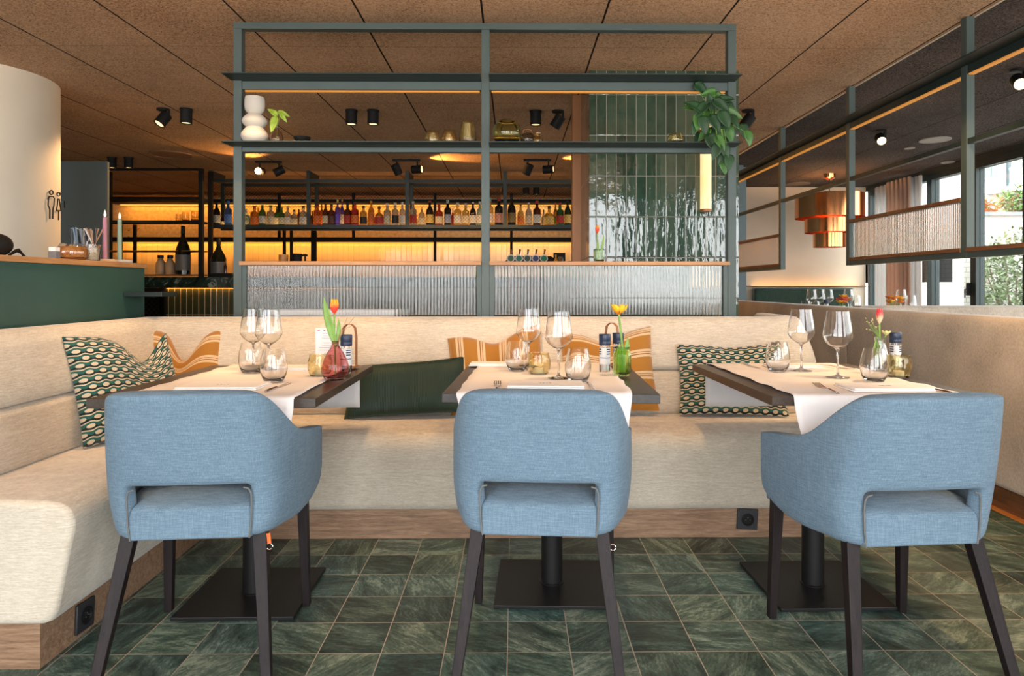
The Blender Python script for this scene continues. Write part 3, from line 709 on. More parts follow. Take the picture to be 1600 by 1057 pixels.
def knife(a, b_, label):
    a = on(*a, ZS + .003); b_ = on(*b_, ZS + .003); d = (b_ - a); L = .215; ang = math.atan2(d.y, d.x)
    t = thing('table_knife', label, 'knife', a, ang, 'steel knives on the tables')
    mk('handle', MB().tube([(0, 0, 0), (.03, 0, .0012), (.09, 0, .001)], [.0048, .0045, .0035], 8), m_metal, t)
    mk('blade', MB().prism([(.088, -.004), (.10, -.008), (.19, -.008), (.214, -.001), (.205, .005), (.09, .004)], -.0005, .0014), m_metal, t, 0)
    return t
def fork(a, b_, label):
    a = on(*a, ZS + .003); b_ = on(*b_, ZS + .003); d = (b_ - a); ang = math.atan2(d.y, d.x)
    t = thing('table_fork', label, 'fork', a, ang, 'steel forks on the tables')
    mk('handle', MB().bar((0, 0, 0), (.075, 0, .004), .010, .0022, (0, 0, 1), .006, .002).bar((.073, 0, .004), (.128, 0, .001), .006, .002, (0, 0, 1), .010, .002), m_metal, t, 0)
    h = MB().prism([(.126, -.005), (.140, -.012), (.156, -.0125), (.156, .0125), (.140, .012), (.126, .005)], -.0008, .0014)
    for k in range(4): h.bar((.154, -.0106 + .0071 * k, .0004), (.200, -.0106 + .0071 * k, .006), .0034, .0018)
    mk('tines', h, m_metal, t, 0)
    return t
knife((415, 612), (448, 600), 'steel knife right of the napkin behind the first blue chair')
knife((929, 612), (917, 596), 'steel knife right of the napkin behind the second blue chair')
fork((776, 612), (778, 593), 'steel fork left of the napkin behind the second blue chair')
fork((1309, 615), (1262, 596), 'steel fork left of the near napkin by the taupe wall')
knife((1486, 614), (1440, 606), 'steel knife right of the near napkin by the taupe wall')
knife((1158, 567), (1192, 577), 'steel knife in front of the oval print cushion')
fork((1272, 570), (1297, 573), 'steel fork at the far side of the table by the taupe wall')
# menu card standing behind the candle holder
mc = thing('menu_card', 'white menu card with fine print standing behind the rose tulip vase', 'menu card', on(513, 580), math.radians(-3))
cm = mk('card', MB().box(-.052, .052, 0, .0012, 0, .172), m_paper, mc, 0)
ln = MB(); r_ = random.Random(4)
for k in range(13):
    w_ = .018 + .022 * r_.random(); 
    if k in (3, 8): continue
    ln.box(-w_, w_, -.0004, 0, .150 - .0095 * k, .1514 - .0095 * k)
mk('print_lines', ln, m_ink, cm, 0)
mk('red_heading', MB().box(-.044, -.034, -.0004, 0, .160, .165).box(-.020, -.012, -.0004, 0, .160, .165), m_inkred, cm, 0)

# ---------------------------------------------------------------- tulips in vases
def petals(b, c, R, hgt, openness, n=6, seed=1, tip=.25):
    r = random.Random(seed)
    for k in range(n):
        a = 2 * math.pi * k / n + r.uniform(-.1, .1); inner = k % 2
        rr = R * (.88 if inner else 1.0)
        def fn(u, v):
            wdt = math.sin(math.pi * min(1, v * .62 + .12)) * (1 - max(0, v - .72) / .28 * (1 - tip) if v > .72 else 1)
            rad = rr * (math.sin(min(1, v * 1.5) * math.pi / 2) * (1 + openness * v) - (0 if openness > .3 else .45 * v * v))
            th = a + (u - .5) * 1.35 * wdt * (1 - .2 * openness)
            rad *= 1 - .12 * (2 * u - 1) ** 2
            return (c[0] + rad * math.cos(th), c[1] + rad * math.sin(th), c[2] + hgt * v ** (1.0 + .1 * inner) * (1 - .28 * openness * v))
        b.grid(fn, 6, 8)
    return b
def long_leaf(b, base, tip, width, bend, up=(0, 0, 1), n=10):
    base = Vector(base); tip = Vector(tip); d = tip - base; side = d.cross(Vector((0, 1, 0))).normalized(); bd = Vector(bend)
    def fn(u, v):
        p = base + d * v + bd * (4 * v * (1 - v)); w_ = width * (math.sin(math.pi * (v * .82 + .10)) ** .8) * (1 - v ** 6)
        return p + side * ((u - .5) * w_) + Vector((0, -.35, 0)) * (w_ * (abs(u - .5) - .25) * 1.0)
    return b.grid(fn, 4, n)
def solid(o, t=.0008): s = o.modifiers.new('solidify', 'SOLIDIFY'); s.thickness = t; s.offset = 0; return o
p_red = petal_mat('red_yellow_petal', (.78, .07, .04), (.92, .46, .04), .010, .058)
def flower(t, zbase, top, pm_cols, R, hgt, opn, lean=(0, 0), leaves=(), seed=1, stem_r=.0032, stem0=(0, 0)):
    """stem, flower head and leaves as parts of the vase thing"""
    hx, hy, hz = lean[0], lean[1], top
    mk('stem', MB().tube([(stem0[0], stem0[1], zbase), (stem0[0] * .4 + hx * .3, hy * .3, zbase + (hz - zbase) * .45), (hx, hy, hz)], stem_r, 8), m_stem, t)
    fl = mk('tulip_head', petals(MB(), (0, 0, 0), R, hgt, opn, 6, seed), pm_cols, t, 180, fix=False); fl.location = (hx, hy, hz - .002); solid(fl)
    for lf in leaves:
        b = MB(); long_leaf(b, *lf); solid(mk('leaf', b, m_stem, t, 180, fix=False))
    return fl
# rose vase
p = on(524, 594)
t1 = thing('bud_vase', 'rose glass bud vase with a red and yellow tulip', 'vase', p, 0, 'tulip vases on the tables')
mk('glass_vase', MB().lathe([(0, 0), (.030, 0), (.040, .006), (.0495, .026), (.0500, .044), (.043, .072), (.030, .098), (.0165, .118), (.0125, .130), (.0125, .139), (.0150, .142), (.0135, .142), (.0108, .139), (.0108, .130), (.0150, .117), (.0285, .0975), (.0415, .072), (.0485, .044), (.048, .027), (.038, .009), (0, .006)], 40), m_rose, t1, 60)
flower(t1, .02, .240, p_red, .0205, .056, .0, (-.004, 0), [((.003, 0, .12), (-.040, -.01, .305), .030, (-.004, .0, 0)), ((.004, 0, .12), (.010, .004, .225), .018, (.004, .003, 0))], 3)
br = MB(); r_ = random.Random(5)
for k in range(4):
    e_ = (.030 + .012 * k, .01, .195 + .016 * ((k * 2) % 4)); br.tube([(.004, 0, .12), (.018 + .003 * k, .004, .18), e_], .0007, 5)
for c_ in ((-.022, -.012, .222), (-.018, -.010, .236), (-.014, -.012, .233), (-.028, -.01, .228)): br.lathe([(0, -.002), (.0022, 0), (0, .002)], 6, c_)
mk('gypsophila_sprig', br, m_tan, t1)
# green vase
p = on(972, 587)
t2 = thing('bud_vase', 'green ribbed glass vase with an open yellow and orange tulip', 'vase', p, 0, 'tulip vases on the tables')
def ribbed(prof_o, n=20, amp=.03, seg=120):
    b = MB()
    def fn(u, v):
        k = v * (len(prof_o) - 1); i = min(int(k), len(prof_o) - 2); f = k - i
        r0, z0 = prof_o[i]; r1, z1 = prof_o[i + 1]; r = r0 + (r1 - r0) * f; z = z0 + (z1 - z0) * f; a = 2 * math.pi * u
        if .012 < z < .085 and r > .02: r *= 1 + amp * math.cos(n * a)
        return (r * math.cos(a), r * math.sin(a), z)
    b.grid(fn, seg, (len(prof_o) - 1) * 2); return b
mk('glass_vase', ribbed([(.0002, 0), (.026, 0), (.031, .004), (.0335, .014), (.034, .05), (.0335, .082), (.030, .092), (.0275, .098), (.0285, .108), (.0265, .108), (.0258, .098), (.028, .092), (.031, .082), (.0315, .05), (.031, .016), (.027, .008), (.0002, .006)]), m_lime, t2, 180)
p_yel = petal_mat('yellow_orange_petal', (.80, .22, .03), (.92, .55, .03), .0, .028)
flower(t2, .012, .232, p_yel, .024, .046, .42, (-.012, 0), [((.006, 0, .09), (.022, .0, .150), .012, (.004, 0, 0)), ((.008, .004, .09), (.026, .006, .128), .012, (.006, 0, 0)), ((-.01, .0, .02), (-.006, .0, .13), .012, (-.006, 0, 0))], 9, .0042, (.012, 0))
mk('flower_centre', MB().lathe([(0, 0), (.006, .002), (.006, .012), (0, .016)], 10, (-.012, -.002, .236)), m_blk_mat, t2)
mk('leaf_bases', MB().tube([(.008, 0, .012), (.010, .004, .10)], .006, 8).tube([(-.010, 0, .012), (-.006, .004, .10)], .006, 8).tube([(.0, .010, .012), (.004, .01, .10)], .007, 8), m_stem, t2)
# pale vase on the right table
p = on(1375, 585)
t3 = thing('bud_vase', 'clear pale glass vase with a slender red and cream tulip bud', 'vase', p, 0, 'tulip vases on the tables')
mk('glass_vase', MB().lathe([(0, 0), (.026, 0), (.034, .006), (.036, .024), (.034, .05), (.028, .085), (.021, .112), (.0185, .128), (.0205, .142), (.019, .142), (.017, .128), (.0195, .112), (.0265, .085), (.0325, .05), (.0345, .025), (.032, .010), (0, .007)], 40), m_glass, t3, 60)
p_cr = petal_mat('cream_red_petal', (.80, .62, .38), (.80, .05, .07), .010, .05)
flower(t3, .02, .196, p_cr, .0175, .060, -.1, (-.002, 0), [((-.006, 0, .03), (-.018, -.006, .150), .020, (-.006, -.004, 0))], 5)
sp = MB(); r_ = random.Random(11)
for k in range(16):
    c_ = (-.052 + .05 * r_.random(), r_.uniform(-.012, .012), .172 + .045 * r_.random()); sp.tube([(-.003, 0, .14), ((c_[0] - .003) * .45, 0, .165), c_], .0004, 4)
mk('gypsophila_stalks', sp, m_stem, t3)
sp = MB(); r_ = random.Random(11)
for k in range(16):
    c_ = (-.052 + .05 * r_.random(), r_.uniform(-.012, .012), .172 + .045 * r_.random()); sp.lathe([(0, -.0022), (.0024, 0), (0, .0022)], 6, c_)
mk('gypsophila_flowers', sp, plain('cream_blossom', (.82, .72, .45), .7), t3)
fl = mk('small_blossom', petals(MB(), (0, 0, 0), .012, .022, .5, 6, 4), plain('pale_yellow_petal', (.80, .70, .30), .6), t3, 180, fix=False); fl.location = (.024, 0, .150); solid(fl)
mk('blossom_stem', MB().tube([(.004, 0, .10), (.008, 0, .13), (.024, 0, .152)], .0016, 6), m_stem, t3)

# ================================================================ CUSHIONS
m_wave = wave_cushion_mat(); m_str_h = stripe_mat('mustard_stripes_across', 1); m_str_v = stripe_mat('mustard_stripes_upright', 0); m_lea = leather_mat()
def cushion(name, label, w_, h_, th, pinch, loc, rz, tilt, mat, group=None, roll=0, droop=(0, 0), seed=0, pc=0.0, pw=.42):
    """scatter cushion standing on its lower edge; pinch presses the upper edge down between two pointed corners"""
    r = random.Random(seed); N = 28; vs = []; uv = []
    for side in (-1, 1):
        for j in range(N + 1):
            for i in range(N + 1):
                u = 2 * i / N - 1; v = 2 * j / N - 1
                x = w_ / 2 * u * (1 - .055 * (1 - v * v)); z = h_ / 2 * v * (1 - .05 * (1 - u * u))
                puff = ((1 - u ** 4) * (1 - v ** 4)) ** .55 if abs(u) < 1 and abs(v) < 1 else 0
                y = side * th / 2 * puff
                tt = (v + 1) / 2
                dip = pinch * math.exp(-((u - pc) / pw) ** 2) * tt ** 2
                z -= dip; y += side * -.0 + .18 * dip * (1 - abs(u)); x *= 1 - .25 * pinch * tt ** 3 * abs(u)
                y *= 1 - .35 * (dip / max(1e-6, pinch) if pinch else 0)
                z += (droop[0] if u < 0 else droop[1]) * abs(u) ** 2 * tt
                y += .004 * math.sin(5 * u + seed) * math.sin(4 * v + seed) * puff
                vs.append((x, y, z + h_ / 2)); uv.append(((u + 1) / 2 * w_ / .5, (v + 1) / 2 * h_ / .5))
    M1 = (N + 1) ** 2; fs = []
    for sd in (0, 1):
        for j in range(N):
            for i in range(N):
                a = sd * M1 + j * (N + 1) + i; q = (a, a + 1, a + N + 2, a + N + 1); fs.append(q if sd == 0 else q[::-1])
    ring = [i for i in range(N + 1)] + [j * (N + 1) + N for j in range(1, N + 1)] + [N * (N + 1) + i for i in range(N - 1, -1, -1)] + [j * (N + 1) for j in range(N - 1, 0, -1)]
    for a, b_ in zip(ring, ring[1:] + ring[:1]): fs.append((a, M1 + a, M1 + b_, b_))
    R = Matrix.Rotation(tilt, 4, 'X') @ Matrix.Rotation(roll, 4, 'Y')
    vs = [tuple(R @ Vector(v)) for v in vs]
    zmin = min(v[2] for v in vs); vs = [(x, y, z - zmin) for x, y, z in vs]
    b = MB(); b.v = vs; b.f = fs
    o = mk(name, b, mat, None, 180, fix=True, uv=uv); o.location = loc; o.rotation_euler = (0, 0, rz)
    return tag(o, label, 'cushion', group)
ZB = .499
cushion('scatter_cushion', 'green and cream oval print cushion in the left corner behind the first table', .46, .45, .12, .12, (-1.540, 2.865, ZB), math.radians(62), math.radians(-20), m_wave, 'oval print cushions', 0, (0, .0), 1, .40, .40)
cushion('scatter_cushion', 'mustard striped cushion in the banquette corner behind the oval print cushion', .40, .44, .11, .15, (-1.635, 3.31, ZB), math.radians(4), math.radians(-22), m_str_h, 'mustard striped cushions', math.radians(0), (0, 0), 2, .1, .36)
cushion('lumbar_cushion', 'dark green ribbed lumbar cushion between the first and second table', .58, .265, .09, .0, (-.505, 3.25, ZB), math.radians(2), math.radians(-22), m_lea, None, math.radians(-3), (-.01, .01), 3)
cushion('scatter_cushion', 'mustard cushion with upright stripes behind the wine glasses of the middle table', .47, .40, .11, .055, (-.07, 3.325, ZB), math.radians(-2), math.radians(-17), m_str_v, 'mustard striped cushions', math.radians(-5), (-.02, .01), 4)
cushion('scatter_cushion', 'mustard cushion with level stripes behind the green tulip vase', .46, .41, .11, .05, (.47, 3.32, ZB), math.radians(-3), math.radians(-17), m_str_h, 'mustard striped cushions', math.radians(-3), (-.01, .01), 5)
cushion('scatter_cushion', 'green and cream oval print cushion behind the table by the taupe wall', .52, .355, .11, .012, (1.05, 3.285, ZB), math.radians(-2), math.radians(-19), m_wave, 'oval print cushions', math.radians(1), (-.01, .01), 6)
# ================================================================ STEEL SCREEN WITH SHELVES (behind the banquette)
YF = 3.645
def fz(py, px=758, Y=YF): return PY(px, py, Y).z
def fx(px, Y=YF): return PY(px, 300, Y).x
xp = [fx(371), fx(758.5), fx(1144)]; PW = .043
sc = thing('shelf_screen', 'tall green grey steel screen with shelves and reeded glass behind the banquette', 'screen', (0, YF, 0))
zt = fz(36)
zs1, zs2 = fz(127), fz(230)
for x in xp: mk('post', MB().box(x - PW / 2, x + PW / 2, YF, YF + .05, 0, zt - .035), m_steel, sc, 0, .0015, world=True)
mk('top_beam', MB().box(xp[0] - PW / 2, xp[2] + PW / 2, YF, YF + .05, zt - .034, zt), m_steel, sc, 0, .0015, world=True)
bays = [(xp[0] + PW / 2, xp[1] - PW / 2), (xp[1] + PW / 2, xp[2] - PW / 2)]
for a, b_ in bays:
    for z in (zs1, zs2):
        hgt = .045 if z == zs1 else .026
        mk('cross_beam', MB().box(a, b_, YF + .006, YF + .045, z - hgt, z - .001), m_steel, sc, 0, .001, world=True)
        x0 = a - (.055 if a < 0 and a == bays[0][0] else 0); x1 = b_ + (.035 if b_ == bays[1][1] else 0)
        mk('shelf', MB().box(a, b_, YF + .0, YF + .14, z, z + .006).box(x0, x1, YF - .125, YF - .0005, z, z + .006), m_steel_dk, sc, 0, .001, world=True)
    led = mk('led_strip', MB().box(a + .01, b_ - .01, YF + .020, YF + .040, zs1 - .052, zs1 - .0455), m_led, sc, 0, world=True)
zl = fz(409)
for a, b_ in bays:
    mk('oak_ledge', MB().box(a + (-.0 if a < 0 else .0), b_, YF - .035, YF + .11, zl - .020, zl), m_oak, sc, 0, .0015, world=True)
    g = MB(); n = 2
    x0, x1 = a + .025, b_ - .028; step = .0172; k = int((x1 - x0) / step); step = (x1 - x0) / k
    prof = []
    for i in range(k):
        for q in range(6):
            t = q / 6; prof.append((x0 + (i + t) * step, YF + .018 - .0038 * math.sin(math.pi * t)))
    prof += [(x1, YF + .018), (x1, YF + .024), (x0, YF + .024)]
    g.prism(prof, .70, zl - .022)
    mk('reeded_glass', g, m_reed, sc, 60, world=True)
    for x in (a, b_ - .024): mk('glass_channel', MB().box(x + .001, x + .023, YF + .004, YF + .034, .70, zl - .0205), m_steel, sc, 0, world=True)

mk('rear_ledge', MB().box(xp[0] + PW / 2, xp[1] - PW / 2, YF + .0505, YF + .19, .855, .870), m_steel_dk, sc, 0, world=True)
a_, b_ = PY(421, 490, YF + .1).x, PY(622, 490, YF + .1).x
nl = tag(mk('linen_stack', MB().box(a_, b_, YF + .055, YF + .17, .8705, fz(484.5, 500, YF + .055)), m_napkin, None, 40, .006), 'stack of folded white linen behind the lower edge of the reeded glass', 'linen')
# ---------------------------------------------------------------- things on the shelves
def lathe_thing(name, prof, mat, p, label, cat, group=None, seg=40, sm=60):
    o = mk(name, MB().lathe(prof, seg), mat, None, sm); o.location = p; return tag(o, label, cat, group)
zsh = zs2 + .0065
def sh(px, Y=YF - .045): q = PY(px, 220, Y); return Vector((q.x, Y, zsh))
bulge = [(0, 0), (.045, 0)]
for z0, z1, r0, r1 in ((.0, .078, .046, .068), (.078, .152, .034, .063), ):
    bulge += [(r0 + (r1 - r0) * math.sin(math.pi * t), z0 + (z1 - z0) * t) for t in (.08, .2, .35, .5, .65, .8, .92)]
bulge += [(.032, .154), (.047, .172), (.0505, .195), (.0495, .225), (.0465, .240), (.043, .241), (.041, .225), (0, .20)]
lathe_thing('ceramic_vase', bulge, m_ceramic, sh(398), 'white ceramic vase of stacked bulbous rings on the upper shelf', 'vase')
bv = thing('bottle_vase', 'clear pink glass bottle with a yellow green leafy cutting on the shelf', 'vase', sh(432))
mk('glass_bottle', MB().lathe([(0, 0), (.030, 0), (.033, .004), (.034, .030), (.027, .058), (.012, .074), (.011, .084), (.0135, .086), (.009, .086), (.009, .074), (.024, .056), (.031, .030), (.030, .006), (0, .004)], 32), m_pink, bv, 60)
mk('stem', MB().tube([(0, 0, .01), (.002, 0, .08), (-.002, 0, .13), (.010, 0, .160)], .002, 6).tube([(.002, 0, .09), (.016, 0, .13), (.022, 0, .155)], .0015, 6), m_stem, bv)
def heart_leaf(b, base, direction, normal, L, wd, curl=.15):
    """pointed heart-shaped leaf with a folded midrib"""
    d = Vector(direction).normalized(); nn = Vector(normal); nn = (nn - d * nn.dot(d)).normalized(); s = d.cross(nn)
    base = Vector(base)
    def fn(u, v):
        w_ = wd * (math.sin(math.pi * min(1, v ** .62)) ** .75 if 0 < v < 1 else 0) * (1 - .25 * v)
        q = 2 * u - 1; back = -.16 * L * abs(q) * (1 - v) ** 3 * (abs(q) > .2)
        return base + d * (L * v + back) + s * (q * w_ / 2) + nn * (abs(q) * w_ * .16 - curl * L * v * v)
    return b.grid(fn, 6, 9)
lb = MB(); 
heart_leaf(lb, (-.004, -.004, .132), (-.25, -.2, -1), (0, -1, .1), .085, .042); heart_leaf(lb, (.000, 0, .150), (-.6, -.2, .5), (.2, -1, .3), .055, .034, .4)
heart_leaf(lb, (.012, 0, .165), (.8, -.1, -.2), (0, -1, .4), .055, .030, .5); heart_leaf(lb, (.022, 0, .155), (.6, -.2, -.8), (0, -1, .1), .055, .026, .2)
solid(mk('leaves', lb, plain('yellow_green_leaf', (.30, .42, .04), .4, .4, 25), bv, 180, fix=False))
lathe_thing('bowl', [(0, 0), (.020, 0), (.022, .008), (.040, .020), (.044, .034), (.042, .034), (.037, .022), (.018, .011), (0, .010)], m_blk_mat, sh(472), 'small black bowl on the upper shelf', 'bowl')
def cup(rb, rm, rt, h, t=.0025):
    return [(0, 0), (rb, 0), (rb + .003, .003), (rm, h * .35), (rm * .98, h * .55), (rt, h), (rt - t, h), (rm * .98 - t, h * .55), (rm - t, h * .35), (rb - t, .008), (0, .007)]
G = 'amber glass holders on the upper shelf'
lathe_thing('glass_holder', cup(.036, .039, .030, .068), m_amber, sh(676), 'low speckled amber glass holder, leftmost of three before the middle post', 'candle holder', G)
lathe_thing('glass_holder', cup(.036, .038, .027, .072), m_amber_s, sh(702), 'smooth amber glass holder between a low and a tall amber glass', 'candle holder', G)
lathe_thing('glass_holder', cup(.046, .043, .032, .118), m_amber, sh(731), 'tall speckled amber glass holder just left of the middle post', 'candle holder', G)
lathe_thing('round_vase', [(0, 0), (.045, 0), (.060, .012), (.074, .040), (.0755, .062), (.068, .092), (.052, .113), (.044, .122), (.041, .122), (.049, .111), (.064, .090), (.072, .062), (.070, .040), (.057, .015), (0, .010)], m_olive, sh(792), 'round olive green glass vase just right of the middle post', 'vase')
ln_ = thing('lantern_jar', 'small dark glass lantern jar with wire handle beside the round olive vase', 'lantern', sh(824))
mk('glass_jar', MB().lathe([(0, 0), (.030, 0), (.034, .005), (.035, .040), (.030, .052), (.022, .056), (.020, .056), (.028, .050), (.032, .040), (.031, .008), (0, .006)], 32), glass_mat('smoky_glass', (.45, .42, .40), .02), ln_, 60)
mk('wire_handle', MB().tube([(-.024, 0, .054), (-.022, 0, .072), (-.014, 0, .076), (.014, 0, .076), (.022, 0, .072), (.024, 0, .054)], .0016, 6), m_coptrim, ln_)
lathe_thing('jar', [(0, 0), (.018, 0), (.024, .006), (.026, .024), (.019, .042), (.013, .050), (.018, .062), (.0165, .062), (.011, .050), (.017, .041), (.0235, .024), (.021, .008), (0, .005)], m_amber_s, sh(840), 'little amber glass jar right of the lantern jar', 'jar')
lathe_thing('glass_holder', cup(.032, .040, .033, .058), m_amber, sh(1055), 'amber glass holder standing alone near the trailing plant', 'candle holder', G)
# vase with tulip on the oak ledge
q = PY(936, 408, YF + .02); p = Vector((q.x, YF + .02, zl + .0005))
lv = thing('tumbler_vase', 'pale green ribbed glass vase with a red tulip on the oak ledge', 'vase', p, 0, 'tulip vases on the tables')
del lv['group']
mk('glass_vase', ribbed([(.0002, 0), (.026, 0), (.0285, .004), (.029, .018), (.029, .060), (.028, .066), (.0265, .066), (.0272, .060), (.027, .018), (.026, .006), (.0002, .005)], 24, .03, 120), glass_mat('pale_green_glass', (.72, .84, .62), .05), lv, 180)
flower(lv, .008, .150, p_red, .0135, .046, .0, (-.010, 0), [((.004, 0, .04), (.024, .0, .150), .012, (.006, 0, 0)), ((-.004, 0, .04), (-.006, .0, .120), .010, (-.004, 0, 0))], 7)

# ---------------------------------------------------------------- trailing plant
pp = PY(1107, 219, YF + .02)
pt = thing('trailing_plant', 'trailing green heart leaved plant in a pot at the right end of the shelf', 'potted plant', (pp.x, YF + .02, zsh))
mk('pot', MB().lathe([(0, 0), (.040, 0), (.052, .085), (.055, .088), (.050, .090), (.046, .080), (0, .078)], 28), m_tan, pt, 60)
fol = [MB(), MB()]; st = MB(); R_ = random.Random(21)
spots = [(1096, 139, -50), (1107, 146, 200), (1122, 150, 330), (1135, 155, -10), (1085, 165, 160), (1128, 165, -30), (1140, 172, -60), (1078, 168, 170), (1110, 178, -80), (1133, 187, -70), (1091, 190, -100), (1100, 195, -95),
         (1118, 193, -75), (1128, 205, -85), (1146, 178, -40), (1100, 210, -120), (1116, 210, -90), (1090, 217, -130), (1140, 208, -70), (1106, 228, -60), (1122, 226, -60), (1134, 218, -75), (1112, 241, -100), (1131, 240, -80), (1120, 251, -120), (1137, 255, -80), (1162, 205, -90), (1163, 220, -70),
         (1126, 262, -90), (1112, 160, 120), (1096, 170, 210), (1119, 215, -100), (1103, 183, -110), (1138, 195, -90), (1086, 200, -110), (1148, 190, -60)]
base0 = Vector((pp.x, YF + .02, zsh))
for i, (px, py, ang) in enumerate(spots):
    Y = YF - .02 - .13 * R_.random() if py > 150 else YF - .03 + .05 * R_.random()
    if px > 1155: Y = YF - .08
    c_ = PY(px, py, Y) - base0
    if abs(c_.x) < .06 and c_.z < .095 and c_.z > -.02: c_.y = min(c_.y, -.10)
    if c_.z <= .02: c_.y = min(c_.y, -.165 - .03 * R_.random())
    a = math.radians(ang + R_.uniform(-15, 15)); L = R_.uniform(.068, .098)
    d = Vector((math.cos(a), -.25, math.sin(a))); d.normalize()
    heart_leaf(fol[1 if R_.random() < .33 else 0], c_ - d * (L * .45), d, (R_.uniform(-.3, .3), -1, R_.uniform(.1, .6)), L, L * R_.uniform(.62, .78), R_.uniform(.08, .3))
    s0 = Vector((R_.uniform(-.02, .02), R_.uniform(-.02, .0), .085)); e0 = c_ - d * (L * .42)
    mid = (s0 + e0) / 2 + Vector((0, -.03, .03)); 
    if e0.z < .03: mid = Vector((e0.x * .7, -.155, .06))
    st.tube([s0, mid, e0], .0013, 5)
solid(mk('dark_leaves', fol[0], m_leaf, pt, 180, fix=False)); solid(mk('light_leaves', fol[1], m_leaf_l, pt, 180, fix=False))
mk('stems', st, m_stem, pt)
# ---------------------------------------------------------------- tube lamp on the tiled column
q = PY(1103, 331, cf - .06); zt_ = PY(1103, 163, cf - .06).z
tl = thing('tube_lamp', 'glowing upright tube wall lamp on the green tiled column', 'wall lamp', (q.x, cf - .055, q.z))
Lh = zt_ - q.z
mk('lit_tube', MB().lathe([(0, .016), (.036, .016), (.036, Lh - .016), (0, Lh - .016)], 32), m_alab, tl)
mk('end_cap', MB().lathe([(0, 0), (.0385, 0), (.0385, .016), (0, .016)], 32), m_coptrim, tl); mk('end_cap', MB().lathe([(0, Lh - .016), (.0385, Lh - .016), (.0385, Lh), (0, Lh)], 32), m_coptrim, tl)
mk('wall_bracket', MB().box(-.02, .02, .030, .0545, Lh * .4, Lh * .6), m_coptrim, tl, 0)

# ================================================================ HANGING DIVIDER ON THE RIGHT
def dz(px, py): return PX(px, py, XP).z
py_ = [PX(px, 448, XP).y for px in (1512, 1329, 1222)]
ys_ = [py_[0] - 1.29, py_[0], py_[1], py_[2], py_[2] + 1.29]
zb, zm, zled, ztp, zpan = dz(1329, 415), dz(1329, 280), dz(1329, 207), dz(1329, 193), dz(1329, 349)
hdv = thing('hanging_divider', 'green grey steel divider hanging from the ceiling above the low taupe wall', 'screen', (XP, py_[1], CEIL))
for i, y in enumerate(ys_):
    mk('post', MB().box(XP - .022, XP + .022, y - .024, y + .024, zb, CEIL), m_steel, hdv, 0, .0015, world=True)
for i in range(4):
    a, b_ = ys_[i] + .024, ys_[i + 1] - .024
    mk('shelf', MB().box(XP - .12, XP + .13, a - .024, b_ + .024, ztp + .001, ztp + .008), m_steel_dk, hdv, 0, world=True)
    mk('cross_beam', MB().box(XP - .018, XP + .018, a, b_, ztp - .045, ztp), m_steel_dk, hdv, 0, world=True)
    mk('led_strip', MB().box(XP - .017, XP + .012, a + .01, b_ - .01, ztp - .053, ztp - .0455), m_led, hdv, 0, world=True)
    mk('middle_rail', MB().box(XP - .016, XP + .016, a, b_, zm - .016, zm + .012), m_steel_dk, hdv, 0, world=True)
    if i != 2:
        mk('bottom_rail', MB().box(XP - .02, XP + .02, a, b_, zb, zb + .032), m_steel, hdv, 0, world=True)
        mk('wood_rail', MB().box(XP - .028, XP + .028, a, b_, zb + .0325, zb + .055), m_rail, hdv, 0, .001, world=True)
    if i in (1, 3):
        mk('wood_rail', MB().box(XP - .028, XP + .028, a, b_, zpan, zpan + .022), m_rail, hdv, 0, .001, world=True)
        k = int((b_ - a - .02) / .0172); stp = (b_ - a - .02) / k; prof = []
        for j in range(k):
            for q_ in range(6): t = q_ / 6; prof.append((XP - .004 - .0028 * math.sin(math.pi * t), a + .01 + (j + t) * stp))
        prof += [(XP - .004, b_ - .01), (XP + .002, b_ - .01), (XP + .002, a + .01)]
        mk('reeded_glass', MB().prism(prof[::-1], zb + .056, zpan - .001), m_reed_w, hdv, 60, world=True)
# dark door casing where the low wall ends
dc = thing('door_casing', 'blue grey door casing with dark glass at the end of the low wall', 'door', (2.58, 8.2, 0))
mk('casing', MB().box(2.435, 2.69, 8.12, 8.25, 2.07, 2.50).box(2.62, 2.69, 8.12, 8.25, 0, 2.07), m_bluegrey, dc, 0, .003, world=True)
mk('cornice', MB().box(2.43, 2.70, 8.10, 8.25, 2.50, 2.55).box(2.43, 2.70, 8.10, 8.119, 2.05, 2.10), m_bluegrey, dc, 0, .003, world=True)
mk('glass_panel', MB().box(2.44, 2.615, 8.17, 8.19, 0.02, 2.065), plain('dark_door_glass', (.012, .012, .014), .06), dc, 0, world=True)
